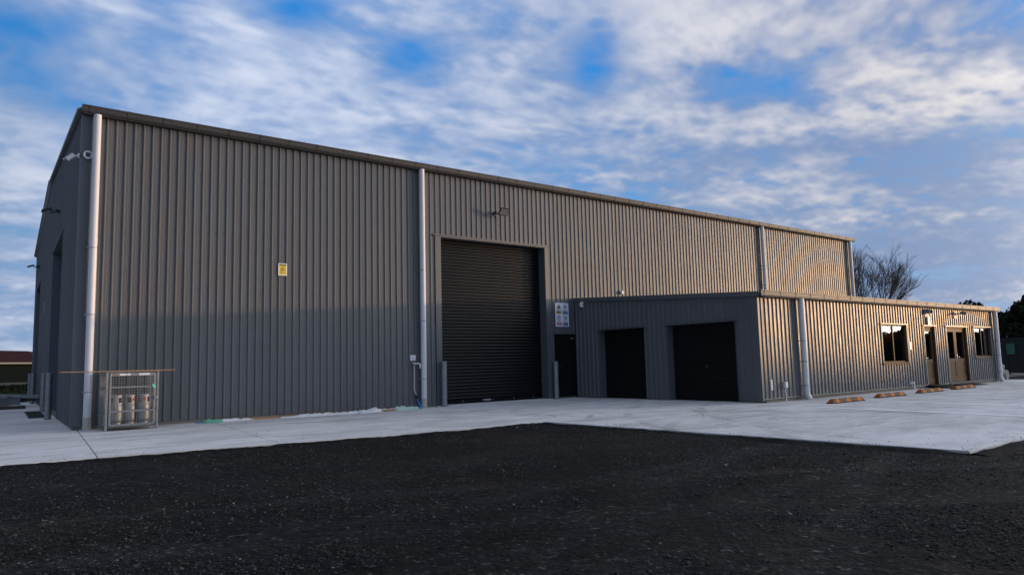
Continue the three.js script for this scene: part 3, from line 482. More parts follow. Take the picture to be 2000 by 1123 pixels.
      part('threshold', ext(a - 0.02, b + 0.02, 0.0, y0, AZ - 0.2, AZ + 0.05), b - a > 1.2 ? M.nib : M.rubber, annex);
    }
  }
  downpipe(annex, 16.70, AZ + 0.135, 0.19, 2.81, true, [1.9]);
  downpipe(annex, 31.10, AZ + 0.135, 0.19, 2.81, true, [1.9]);
}

// ---------------------------------------------------------------- things on and around the buildings
// floodlight: bracket, arm, head with glass; written with the wall at z = 0 facing +z
function floodlight(label, pos, turn, tilt, side, group) {
  const t = thing('floodlight', label, 'floodlight', pos, turn, group);
  loc('bracket', [rbx(0.09, 0.12, 0.03, 0, 0, 0.015), cyl(0.05, 0.05, 0.07, 0, 0.03, 0.06).rotateX(0)], M.blackPlastic, t);
  loc('arm', [rod([0, 0, 0.03], [0.06 * side, -0.04, 0.24], 0.017), rod([0, 0.04, 0.03], [0.06 * side, 0.02, 0.24], 0.012)], M.blackPlastic, t);
  const h = loc('lamp_head', [rbx(0.34, 0.03, 0.25, 0, 0.012, 0, 0.012), rbx(0.34, 0.03, 0.02, 0, 0, 0.125), rbx(0.34, 0.03, 0.02, 0, 0, -0.125), rbx(0.02, 0.03, 0.25, 0.165, 0, 0), rbx(0.02, 0.03, 0.25, -0.165, 0, 0)], M.blackPlastic, t, [0.12 * side, 0.02, 0.34], [tilt, 0.0, 0]);
  loc('lens', bx(0.30, 0.012, 0.21, 0, -0.008, 0), M.lampGlass, h);
  return t;
}
floodlight('black floodlight on an arm above the tall roller door', [11.42, 5.95, 0.027], 0, -0.85, 1);
const GT = Math.atan2(-DEPTH, -SKEW);
floodlight('black floodlight above the gable opening near the white downpipe', [0.343 - 0.03, 6.02, -6.78], GT, 0.32, 0);
floodlight('black floodlight above the far opening of the gable', [1.01 - 0.03, 6.0, -20.0], GT, 0.32, 0);

// security cameras
function bullet(label, pos, turn, pitch, len = 0.26) {
  const t = thing('security_camera', label, 'camera', pos, turn);
  loc('mount', [cyl(0.055, 0.055, 0.04).rotateX(Math.PI / 2).translate(0, 0, 0.02), rod([0, 0, 0.03], [0, -0.01, 0.13], 0.018)], M.white, t);
  const h = loc('housing', [rbx(0.085, 0.085, len, 0, 0, len / 2 - 0.03, 0.03), rbx(0.098, 0.012, len + 0.04, 0, 0.045, len / 2, 0.004)], M.white, t, [0, 0.0, 0.13], [pitch, 0, 0]);
  loc('lens', [cyl(0.036, 0.036, 0.012, 0, 0, 0, 18).rotateX(Math.PI / 2).translate(0, 0, len - 0.028)], M.lens, h); return t;
}
bullet('white bullet camera reaching out from the gable corner of the shed', [-0.034, 6.03, -0.06], -Math.PI / 2 - 0.35, 0.7, 0.20);
{
  const t = thing('security_camera', 'round white camera with a dark face at the corner of the shed', 'camera', [0.10, 6.04, 0.034]);
  loc('housing', [cyl(0.085, 0.085, 0.06, 0, 0, 0, 24).rotateX(Math.PI / 2).translate(0, 0, 0.03), new THREE.TorusGeometry(0.08, 0.014, 8, 28).translate(0, 0, 0.06)], M.white, t);
  loc('lens', rbx(0.095, 0.095, 0.03, 0.0, 0, 0.065, 0.012), M.lens, t);
}
{
  const t = thing('security_camera', 'small white camera under the annex roof edge near the safety sign', 'camera', [AX - 0.027, 3.10, 0.46], -Math.PI / 2);
  loc('mount', bx(0.08, 0.04, 0.05, 0, 0.09, 0.02), M.white, t);
  const h = loc('housing', [rbx(0.105, 0.19, 0.10, 0, 0, 0.06, 0.03)], M.white, t); loc('lens', new THREE.SphereGeometry(0.048, 16, 10).translate(-0.0, -0.085, 0.075), M.lens, h);
  const s = thing('motion_sensor', 'small white sensor box on the shed wall above the annex roof', 'sensor', [17.09, 3.66, 0.0]);
  loc('housing', [rbx(0.10, 0.12, 0.09, 0, 0, 0.07, 0.012)], M.white, s); loc('bracket', bx(0.05, 0.06, 0.05, -0.02, 0, 0.02), M.clip, s);
}
{
  const pm = std([0.24, 0.225, 0.20], 0.55), grey = std([0.28, 0.30, 0.32], 0.4);
  const t = thing('dome_camera', 'grey dome camera on a square backing plate above the single entry door', 'camera', [24.98, 2.60, AZ + 0.027]);
  loc('backing_plate', rbx(0.30, 0.30, 0.02, 0, 0, 0.01), pm, t); const h = loc('housing', [cyl(0.07, 0.095, 0.12, 0, 0, 0, 24).rotateX(Math.PI / 2 + 0.3).translate(0.03, 0.06, 0.08)], grey, t);
  loc('lens', new THREE.SphereGeometry(0.06, 18, 12).translate(0.07, 0.05, 0.15), M.lens, h);
  const f = thing('wall_light', 'dark wall light on a square backing plate above the double entry doors', 'light', [27.45, 2.60, AZ + 0.027]);
  loc('backing_plate', rbx(0.30, 0.30, 0.02, 0, 0, 0.01), pm, f); loc('arm', [rod([0, 0.03, 0.02], [0.08, 0.03, 0.16], 0.018), rbx(0.09, 0.07, 0.05, 0, 0.02, 0.04)], M.blackPlastic, f);
  const lh = loc('lamp_head', rbx(0.28, 0.03, 0.20, 0, 0, 0, 0.01), M.blackPlastic, f, [0.16, 0.05, 0.24], [0.25, 0.2, 0.3]); loc('lens', bx(0.24, 0.01, 0.16, 0, -0.013, 0), M.lampGlass, lh);
}
// printed signs
function sign(name, label, w, h, pos, turn, draw, cw, ch, bend = 0, th = 0.004) {
  const c = document.createElement('canvas'); c.width = cw; c.height = ch; const x = c.getContext('2d'); draw(x, cw, ch);
  const t = new THREE.CanvasTexture(c); t.colorSpace = THREE.SRGBColorSpace;
  const g = new THREE.BoxGeometry(w, h, th, 8, 8, 1), p = g.attributes.position; for (let i = 0; i < p.count; i++) p.setZ(i, p.getZ(i) + bend * Math.sin(p.getX(i) / w * 5 + p.getY(i) / h * 2));
  const front = new THREE.MeshStandardMaterial({ map: t, roughness: 0.45 }), side = std([0.6, 0.6, 0.6], 0.5); g.computeVertexNormals();
  const m = new THREE.Mesh(g, [side, side, side, side, front, side]); m.name = numbered(name); m.position.set(...pos); m.rotation.y = turn; m.castShadow = m.receiveShadow = true; m.userData = { label, category: 'sign' }; scene.add(m); return m;
}
const squiggle = (x, x0, y, w, h, n, col) => { x.fillStyle = col; const r = rng(Math.round(x0 * 31 + y * 7 + w)); let a = x0; for (let i = 0; i < n; i++) { const k = w / n; x.fillRect(a, y, k * (0.45 + 0.3 * r()), h); a += k; } };
const tri = (x, cx, y0, s, col) => { x.fillStyle = col; x.beginPath(); x.moveTo(cx, y0); x.lineTo(cx + s * 0.58, y0 + s); x.lineTo(cx - s * 0.58, y0 + s); x.closePath(); x.fill(); };
const disc = (x, cx, cy, r, col) => { x.fillStyle = col; x.beginPath(); x.arc(cx, cy, r, 0, 7); x.fill(); };
sign('warning_sign', 'yellow warning sign with a black triangle on the ribbed wall', 0.225, 0.315, [4.55, 3.745, 0.034], 0, (x, w, h) => {
  x.fillStyle = '#eceae2'; x.fillRect(0, 0, w, h); x.fillStyle = '#d9bd35'; x.fillRect(w * 0.09, h * 0.06, w * 0.82, h * 0.88); x.fillStyle = '#15140f'; x.fillRect(w * 0.09, h * 0.06, w * 0.82, h * 0.13);
  squiggle(x, w * 0.16, h * 0.10, w * 0.66, h * 0.05, 11, '#cfb95a'); tri(x, w * 0.5, h * 0.23, h * 0.36, '#17150d'); tri(x, w * 0.5, h * 0.305, h * 0.245, '#d9bd35');
  x.fillStyle = '#17150d'; x.beginPath(); x.ellipse(w * 0.5, h * 0.485, w * 0.10, h * 0.032, 0.25, 0, 7); x.fill(); x.fillRect(w * 0.41, h * 0.43, w * 0.06, h * 0.05);
  for (const [y, n] of [[0.68, 9], [0.74, 8], [0.80, 10]]) squiggle(x, w * 0.13, h * y, w * 0.48, h * 0.028, n, '#3a3214'); squiggle(x, w * 0.68, h * 0.74, w * 0.2, h * 0.028, 4, '#3a3214'); squiggle(x, w * 0.70, h * 0.80, w * 0.18, h * 0.028, 4, '#3a3214');
}, 256, 360);
sign('safety_sign', 'white safety board with four symbols above the black personnel door', 0.60, 0.80, [14.16, 2.79, 0.036], 0, (x, w, h) => {
  x.fillStyle = '#d8dbe6'; x.fillRect(0, 0, w, h);
  const L = w * 0.27, R = w * 0.74;
  tri(x, L, h * 0.055, h * 0.185, '#0d0c0a'); tri(x, L, h * 0.105, h * 0.118, '#c09228'); tri(x, L, h * 0.13, h * 0.085, '#3c2f12'); disc(x, L, h * 0.20, h * 0.022, '#0d0c0a');
  squiggle(x, w * 0.10, h * 0.275, w * 0.34, h * 0.032, 6, '#14141a'); x.fillStyle = '#b88d2c'; x.fillRect(w * 0.09, h * 0.335, w * 0.36, h * 0.125); squiggle(x, w * 0.15, h * 0.36, w * 0.24, h * 0.03, 5, '#3c2f12'); squiggle(x, w * 0.15, h * 0.41, w * 0.24, h * 0.03, 4, '#3c2f12');
  disc(x, R, h * 0.15, h * 0.092, '#101828'); disc(x, R, h * 0.15, h * 0.072, '#d8dbe6'); x.fillStyle = '#27568e'; x.beginPath(); x.arc(R, h * 0.125, h * 0.025, 0, 7); x.fill(); x.fillRect(R - w * 0.055, h * 0.14, w * 0.11, h * 0.06);
  squiggle(x, w * 0.62, h * 0.285, w * 0.25, h * 0.032, 5, '#14141a'); x.fillStyle = '#173f78'; x.fillRect(w * 0.56, h * 0.345, w * 0.36, h * 0.13); squiggle(x, w * 0.60, h * 0.37, w * 0.28, h * 0.03, 6, '#b8c8de'); squiggle(x, w * 0.64, h * 0.42, w * 0.2, h * 0.03, 4, '#b8c8de');
  disc(x, L, h * 0.63, h * 0.095, '#2a1218'); disc(x, L, h * 0.63, h * 0.078, '#d8dbe6'); x.strokeStyle = '#a03034'; x.lineWidth = w * 0.03; x.beginPath(); x.moveTo(L - w * 0.09, h * 0.58); x.lineTo(L + w * 0.09, h * 0.68); x.stroke(); x.fillStyle = '#241820'; x.fillRect(L - w * 0.03, h * 0.58, w * 0.05, h * 0.09);
  squiggle(x, w * 0.14, h * 0.755, w * 0.27, h * 0.032, 5, '#14141a'); x.fillStyle = '#9c2a30'; x.fillRect(w * 0.09, h * 0.82, w * 0.38, h * 0.125); squiggle(x, w * 0.13, h * 0.845, w * 0.3, h * 0.03, 6, '#e8c6c8'); squiggle(x, w * 0.11, h * 0.893, w * 0.34, h * 0.03, 7, '#e8c6c8');
  disc(x, R, h * 0.635, h * 0.095, '#14161c'); disc(x, R, h * 0.635, h * 0.077, '#d8dbe6'); x.fillStyle = '#0a0a0c'; x.fillRect(R - w * 0.04, h * 0.59, w * 0.08, h * 0.09);
  squiggle(x, w * 0.60, h * 0.765, w * 0.28, h * 0.032, 6, '#14141a'); x.fillStyle = '#173f78'; x.fillRect(w * 0.56, h * 0.825, w * 0.36, h * 0.14); for (const y of [0.85, 0.895, 0.935]) squiggle(x, w * 0.60, h * y, w * (y > 0.93 ? 0.15 : 0.28), h * 0.022, 6, '#b8c8de');
}, 384, 520, 0.006);
sign('water_sign', 'small white notice with a red cross above the tap', 0.175, 0.155, [8.37, 1.43, 0.036], 0, (x, w, h) => { x.fillStyle = '#dfe0e4'; x.fillRect(0, 0, w, h); x.strokeStyle = '#7a3238'; x.lineWidth = w * 0.04; x.beginPath(); x.moveTo(w * 0.42, h * 0.14); x.lineTo(w * 0.62, h * 0.42); x.moveTo(w * 0.62, h * 0.14); x.lineTo(w * 0.42, h * 0.42); x.stroke(); squiggle(x, w * 0.12, h * 0.55, w * 0.76, h * 0.08, 12, '#4a4a58'); squiggle(x, w * 0.12, h * 0.74, w * 0.76, h * 0.08, 11, '#4a4a58'); }, 160, 140);
sign('door_sign', 'blue and white sign standing over the single entry door', 0.19, 0.30, [25.08, 2.335, AZ + 0.05], 0, (x, w, h) => { x.fillStyle = '#cdd3e4'; x.fillRect(0, 0, w, h); x.fillStyle = '#41639c'; x.fillRect(w * 0.08, h * 0.08, w * 0.84, h * 0.5); disc(x, w * 0.5, h * 0.27, w * 0.16, '#d4dcec'); x.fillRect(w * 0.36, h * 0.36, w * 0.28, h * 0.16); squiggle(x, w * 0.14, h * 0.68, w * 0.7, h * 0.06, 6, '#44506a'); squiggle(x, w * 0.14, h * 0.80, w * 0.6, h * 0.06, 5, '#44506a'); }, 120, 190, 0, 0.05);
sign('wall_notice', 'small white printed notice beside the two-pane window', 0.16, 0.26, [23.56, 1.46, AZ + 0.034], 0, (x, w, h) => { x.fillStyle = '#c9c4d2'; x.fillRect(0, 0, w, h); x.fillStyle = '#8a86a4'; x.fillRect(w * 0.25, h * 0.2, w * 0.5, h * 0.3); for (const y of [0.6, 0.7, 0.8]) squiggle(x, w * 0.15, h * y, w * 0.7, h * 0.04, 7, '#5a5870'); }, 80, 130);
sign('hazard_label', 'narrow white label low on the annex wall near its corner', 0.075, 0.28, [15.17, 0.46, AZ + 0.036], 0, (x, w, h) => { x.fillStyle = '#dedee0'; x.fillRect(0, 0, w, h); disc(x, w * 0.5, h * 0.2, w * 0.26, '#9c4a48'); disc(x, w * 0.5, h * 0.2, w * 0.15, '#dedee0'); x.fillStyle = '#a8484a'; x.fillRect(w * 0.2, h * 0.4, w * 0.6, h * 0.05); x.fillStyle = '#222'; x.fillRect(w * 0.35, h * 0.72, w * 0.3, h * 0.06); }, 60, 220);
{
  const b = thing('power_box', 'small white outlet box with conduit low on the annex wall', 'outlet', [15.77, 0, AZ]);
  loc('cover', rbx(0.11, 0.16, 0.08, 0, 0.44, 0.075, 0.015), M.white, b); loc('conduit', [tube([[0, 0.36, 0.06], [-0.015, 0.26, 0.06], [0.02, 0.16, 0.06], [0.01, 0.02, 0.06]], 0.014, 8, 16)], M.white, b);
  const v = thing('drain_outlet', 'short white bent pipe at the foot of the annex wall', 'pipe', [23.45, 0, AZ]);
  loc('pipe', [tube([[-0.10, 0.215, 0.0], [-0.10, 0.225, 0.06], [-0.04, 0.23, 0.10], [0.0, 0.20, 0.10], [0.0, 0.02, 0.10]], 0.026, 10, 24)], M.white, v); loc('wall_collar', cyl(0.04, 0.04, 0.03, 0, 0, 0, 16).rotateX(Math.PI / 2).translate(-0.10, 0.215, 0.035), M.white, v);
}
// tap and water pipe
{
  const t = thing('water_tap', 'steel tap on a grey riser with a blue supply pipe by the downpipe', 'tap', [8.39, 0, 0.05]);
  loc('riser', [tube([[0.0, 1.22, 0.02], [0.0, 0.9, 0.02], [-0.005, 0.62, 0.02], [0.0, 0.50, 0.025], [0.06, 0.36, 0.03]], 0.018, 10, 24)], std([0.45, 0.44, 0.43], 0.45), t);
  loc('bracket', rbx(0.13, 0.06, 0.03, -0.005, 1.27, 0.01), M.galv, t);
  loc('tap_body', [rod([0.0, 1.24, 0.03], [0.09, 1.26, 0.06], 0.02), tube([[0.07, 1.26, 0.06], [0.12, 1.26, 0.08], [0.14, 1.22, 0.10], [0.14, 1.15, 0.10]], 0.026, 10, 14), cyl(0.03, 0.03, 0.05, 0.14, 1.15, 0.10)], M.chrome, t);
  loc('insulation', tube([[0.055, 0.37, 0.03], [0.085, 0.27, 0.04]], 0.036, 12, 4), M.blackPlastic, t);
  loc('supply_pipe', tube([[0.08, 0.29, 0.04], [0.11, 0.18, 0.05], [0.17, 0.02, 0.09]], 0.024, 10, 12), M.blue, t);
}
// steel guard posts
{
  const spots = [[9.34, 0.16, 1.30, 'galvanised guard post at the left jamb of the tall roller door'], [13.70, 0.16, 1.22, 'galvanised guard post between the tall roller door and the personnel door'],
    [0.06, -5.2, 1.24, 'galvanised guard post at the near jamb of the gable opening by the downpipe'], [0.385, -10.0, 1.26, 'galvanised guard post at the far jamb of the gable opening by the downpipe'], [0.793, -18.6, 1.28, 'galvanised guard post at the near jamb of the far gable opening'], [1.03, -23.0, 1.28, 'galvanised guard post at the far jamb of the far gable opening']];
  for (const [x, z, h, l] of spots) { const t = thing('guard_post', l, 'post', [x, 0, z], 0, 'galvanised guard posts at the door jambs'); loc('post', metreUV(cyl(0.082, 0.082, h, 0, h / 2, 0, 24)), M.galv, t); loc('cap', metreUV(cyl(0.084, 0.07, 0.012, 0, h + 0.006, 0, 24)), M.galv, t); loc('base_ring', metreUV(cyl(0.1, 0.088, 0.02, 0, 0.01, 0, 24)), M.nib, t); }
}
// gas cage with bottles
{
  const x0 = 0.47, x1 = 1.44, z0 = 0.28, z1 = 1.05, H = 1.22, cage = thing('gas_cage', 'galvanised mesh cage of gas bottles standing against the shed wall', 'cage', [x0, 0, z1]);
  const sq = (a, b, s = 0.038) => { const A = new THREE.Vector3(...a), B = new THREE.Vector3(...b), d = B.clone().sub(A), L = d.length(), g = metreUV(rbx(s, L, s, 0, 0, 0, 0.004)); g.applyQuaternion(new THREE.Quaternion().setFromUnitVectors(new THREE.Vector3(0, 1, 0), d.normalize())); return g.translate((A.x + B.x) / 2, (A.y + B.y) / 2, (A.z + B.z) / 2); };
  for (const [x, z] of [[x0, z1], [x1, z1], [x0, z0], [x1, z0]]) part('post', sq([x, 0, z], [x, H, z], 0.042), M.galv, cage);
  for (const y of [0.10, 0.42, 0.90, H - 0.03]) for (const x of [x0, x1]) part('side_rail', sq([x, y, z0 + 0.02], [x, y, z1 - 0.02], 0.03), M.galv, cage);
  for (const y of [0.10, H - 0.03]) part('back_rail', sq([x0 + 0.02, y, z0], [x1 - 0.02, y, z0], 0.03), M.galv, cage);
  part('floor_tray', metreUV(ext(x0, x1, 0.085, 0.10, z0, z1 - 0.03)), M.galv, cage);
  part('top_sheet', metreUV(ext(x0 - 0.02, x1 + 0.02, H, H + 0.006, z0 - 0.02, z1 + 0.02)), M.galv, cage);
  const gate = part('gate', [sq([x0 + 0.065, 0.11, z1], [x0 + 0.065, H - 0.02, z1], 0.036), sq([x1 - 0.065, 0.11, z1], [x1 - 0.065, H - 0.02, z1], 0.036), sq([x0 + 0.08, 0.12, z1], [x1 - 0.08, 0.12, z1], 0.036), sq([x0 + 0.08, 0.40, z1], [x1 - 0.08, 0.40, z1], 0.032), sq([x0 + 0.08, 0.90, z1], [x1 - 0.08, 0.90, z1], 0.032), metreUV(ext(x0 + 0.08, x1 - 0.08, H - 0.085, H - 0.02, z1 - 0.012, z1 + 0.012))], M.galv, cage);
  const wire = []; for (let x = x0 + 0.12; x < x1 - 0.09; x += 0.051) wire.push(rod([x, 0.13, z1 + 0.008], [x, H - 0.08, z1 + 0.008], 0.0022, 0.0022, 5)); for (let y = 0.17; y < H - 0.1; y += 0.051) wire.push(rod([x0 + 0.08, y, z1 + 0.012], [x1 - 0.08, y, z1 + 0.012], 0.0022, 0.0022, 5));
  const wm = part('wire_mesh', wire, std([0.34, 0.35, 0.34], 0.5, 0.5), gate); wm.userData.kind = 'stuff';
  const side = []; for (const x of [x0, x1]) { for (let z = z0 + 0.05; z < z1; z += 0.051) side.push(rod([x, 0.1, z], [x, H - 0.03, z], 0.0022, 0.0022, 5)); for (let y = 0.14; y < H; y += 0.051) side.push(rod([x, y, z0], [x, y, z1], 0.0022, 0.0022, 5)); }
  const sm = part('side_mesh', side, std([0.34, 0.35, 0.34], 0.5, 0.5), cage); sm.userData.kind = 'stuff';
  for (const [a, b, col] of [[0.20, 0.33, 'w'], [0.345, 0.41, 'w'], [0.57, 0.78, 'w'], [0.05, 0.15, 'b']]) part('cage_label', ext(x0 + 0.03 + a, x0 + 0.03 + b, H - 0.075, H - 0.035, z1 + 0.013, z1 + 0.017), col === 'w' ? M.white : std([0.24, 0.18, 0.13], 0.6), gate);
  part('latch', [metreUV(rbx(0.085, 0.075, 0.05, x1 - 0.035, 0.665, z1 + 0.03, 0.015)), rod([x1 - 0.08, 0.70, z1 + 0.03], [x1 + 0.02, 0.70, z1 + 0.03], 0.009)], M.galv, gate);
  part('inspection_tag', bx(0.055, 0.09, 0.003).rotateZ(0.5).translate(x1 - 0.075, 0.91, z1 + 0.03), std([0.20, 0.62, 0.42], 0.6), gate);
  // bottles
  const steel = new THREE.MeshPhysicalMaterial({ color: rgb(0.30, 0.30, 0.29), roughness: 0.5, metalness: 0.6, roughnessMap: dustRough });
  const P = (a) => a.map((p) => new THREE.Vector2(...p));
  [['gas bottle with a red diamond label beside the cage post', 0.71, 0.72, 0.135, 0.5], ['gas bottle in the middle of the cage', 0.97, 0.66, 0.135, -0.2], ['gas bottle beside the cage latch', 1.24, 0.70, 0.135, -0.9]].forEach(([l, x, z, r, a]) => {
    const b = thing('gas_bottle', 'grey steel ' + l, 'gas bottle', [x, 0.10, z], a);
    loc('body', new THREE.LatheGeometry(P([[0, 0.03], [r * 0.7, 0.03], [r * 0.95, 0.07], [r, 0.12], [r, 0.23], [r * 1.015, 0.235], [r * 1.015, 0.255], [r, 0.26], [r, 0.36], [r * 0.95, 0.415], [r * 0.75, 0.46], [0.03, 0.485], [0, 0.486]]), 32), steel, b);
    loc('foot_ring', new THREE.LatheGeometry(P([[r * 0.82, 0.0], [r * 0.86, 0.0], [r * 0.86, 0.07], [r * 0.82, 0.07], [r * 0.82, 0.0]]), 28), steel, b);
    const sh = []; for (const [a0, a1] of [[0.35, 1.35], [1.95, 3.0], [3.6, 4.6], [5.2, 6.0]]) sh.push(new THREE.CylinderGeometry(r * 0.9, r * 0.92, 0.19, 10, 1, true, a0, a1 - a0).translate(0, 0.525, 0)); sh.push(new THREE.CylinderGeometry(r * 0.9, r * 0.9, 0.055, 32, 1, true).translate(0, 0.605, 0), new THREE.CylinderGeometry(r * 0.92, r * 0.92, 0.05, 32, 1, true).translate(0, 0.45, 0), new THREE.TorusGeometry(r * 0.9, 0.007, 6, 32).rotateX(Math.PI / 2).translate(0, 0.633, 0));
    loc('shroud', sh, std([0.36, 0.36, 0.355], 0.5, 0.4, { side: THREE.DoubleSide }), b);
    loc('valve', [cyl(0.025, 0.02, 0.07, 0, 0.51, 0), rbx(0.07, 0.03, 0.03, 0.02, 0.535, 0), cyl(0.028, 0.028, 0.03, 0, 0.57, 0)], std([0.3, 0.24, 0.1], 0.4, 0.7), b);
    loc('hazard_label', bx(0.06, 0.06, 0.003).rotateZ(Math.PI / 4).rotateX(-0.04).translate(0, 0.53, r * 0.92 + 0.002).rotateY(0.85), std([0.55, 0.03, 0.04], 0.5), b);
  });
  const pl = thing('timber_batten', 'long thin pale timber lying across the top of the gas cage', 'timber', [0.74, H + 0.006, 0.86], 0, undefined);
  loc('batten', metreUV(rbx(1.72, 0.022, 0.045, 0.23, 0.013, 0.01, 0.003)), M.wood, pl, [0, 0, 0], [0, 0.01, 0.004]); loc('batten', metreUV(rbx(1.1, 0.016, 0.04, -0.55, 0.010, 0.045, 0.003)), M.wood, pl, [0, 0, 0], [0, -0.012, -0.006]);
}
// offcuts and torn packing along the foot of the wall
{
  const crumple = (L, Wd, Ht, seed, nu = 60, nv = 14) => {
    const pos = [], idx = [], r = (a, b) => vnoise(a + seed, b + seed * 1.7) - 0.5;
    for (let j = 0; j <= nv; j++) for (let i = 0; i <= nu; i++) { const u = i / nu, v = j / nv, s = Math.sin(Math.PI * v), e = Math.pow(Math.sin(Math.PI * Math.min(1, Math.max(0, u))), 0.35);
      const y = 0.004 + Ht * s * e * (0.35 + 1.3 * vnoise(u * L * 3 + seed, 3.3) ) * (0.7 + 0.9 * vnoise(u * L * 16 + seed, v * 6 + seed)), z = (v - 0.5) * Wd * e * (0.6 + 0.8 * vnoise(u * L * 4 + 7, seed)) + 0.10 * Wd * 6 * r(u * L * 1.3, 8), x = (u - 0.5) * L + 0.05 * r(u * 30, v * 8); pos.push(x, y, z + 0.02 * r(u * 60, v * 20));
      if (i < nu && j < nv) { const a = j * (nu + 1) + i, c = a + nu + 1; idx.push(a, a + 1, c, a + 1, c + 1, c); } }
    const g = new THREE.BufferGeometry(); g.setIndex(idx); g.setAttribute('position', new THREE.Float32BufferAttribute(pos, 3)); g.computeVertexNormals(); g.setAttribute('uv', new THREE.Float32BufferAttribute(new Float32Array(pos.length / 3 * 2), 2)); return g;
  };
  const film = new THREE.MeshPhysicalMaterial({ color: rgb(0.78, 0.79, 0.80), roughness: 0.35, transmission: 0.12, thickness: 0, side: THREE.DoubleSide });
  const green = new THREE.MeshPhysicalMaterial({ color: rgb(0.16, 0.52, 0.36), roughness: 0.4, transmission: 0.15, thickness: 0, side: THREE.DoubleSide });
  const mint = new THREE.MeshPhysicalMaterial({ color: rgb(0.50, 0.72, 0.62), roughness: 0.4, transmission: 0.15, thickness: 0, side: THREE.DoubleSide });
  const put = (name, label, cat, pn, g, m, pos, turn) => { const t = thing(name, label, cat, pos, turn); loc(pn, g, m, t); return t; };
  put('plastic_wrap', 'long torn white plastic wrap lying along the foot of the wall', 'plastic wrap', 'sheet', crumple(2.5, 0.22, 0.06, 3.1), film, [5.55, 0.0, 0.62], 0.02);
  put('plastic_wrap', 'bunched white plastic wrap in a mound on the concrete', 'plastic wrap', 'sheet', crumple(0.75, 0.34, 0.07, 8.4, 30), film, [6.72, 0.0, 0.55], 0.12);
  put('plastic_wrap', 'wispy white plastic scrap tangled with the timber near the green wrap', 'plastic wrap', 'sheet', crumple(1.1, 0.2, 0.06, 5.5, 40), film, [3.30, 0.0, 0.36], 0.05);
  put('plastic_wrap', 'thin white plastic strip between the mound and the mint bag', 'plastic wrap', 'sheet', crumple(0.9, 0.16, 0.06, 6.6, 30), film, [7.25, 0.0, 0.38], 0.1);
  put('plastic_bag', 'crumpled green plastic bag at the end of the timber offcuts', 'plastic bag', 'bag', crumple(0.46, 0.26, 0.045, 1.9, 24), green, [2.78, 0.0, 0.42], 0);
  put('plastic_bag', 'mint plastic bag lying below the tap', 'plastic bag', 'bag', crumple(0.75, 0.34, 0.085, 2.6, 30), mint, [7.88, 0.0, 0.50], 0.05);
  const bat = (label, L, pos, turn, tilt = 0) => { const t = thing('timber_offcut', label, 'timber', pos, turn); loc('batten', metreUV(rbx(L, 0.045, 0.09, 0, 0.0225, 0, 0.004)), M.wood, t, [0, tilt, 0], [0, 0, tilt]); };
  bat('pale timber offcut under the wispy plastic scrap', 1.7, [3.95, 0.001, 0.33], 0.03); bat('long pale timber offcut behind the torn white wrap', 2.5, [5.7, 0.001, 0.40], 0.015); bat('short pale timber offcut sticking from the mint bag', 0.7, [7.45, 0.001, 0.47], 0.08);
  const pb = (label, a, b, r) => { const t = thing('blue_pipe', label, 'pipe', [a[0], 0, a[2]]); loc('pipe', rod([0, a[1], 0], [b[0] - a[0], b[1], b[2] - a[2]], r, r, 12), M.blue, t); };
  pb('cut end of blue pipe beside the mint bag', [8.22, 0.03, 0.46], [8.40, 0.03, 0.43], 0.024); pb('thin blue pipe end beside the green plastic bag', [2.42, 0.016, 0.30], [2.95, 0.016, 0.34], 0.013);
}
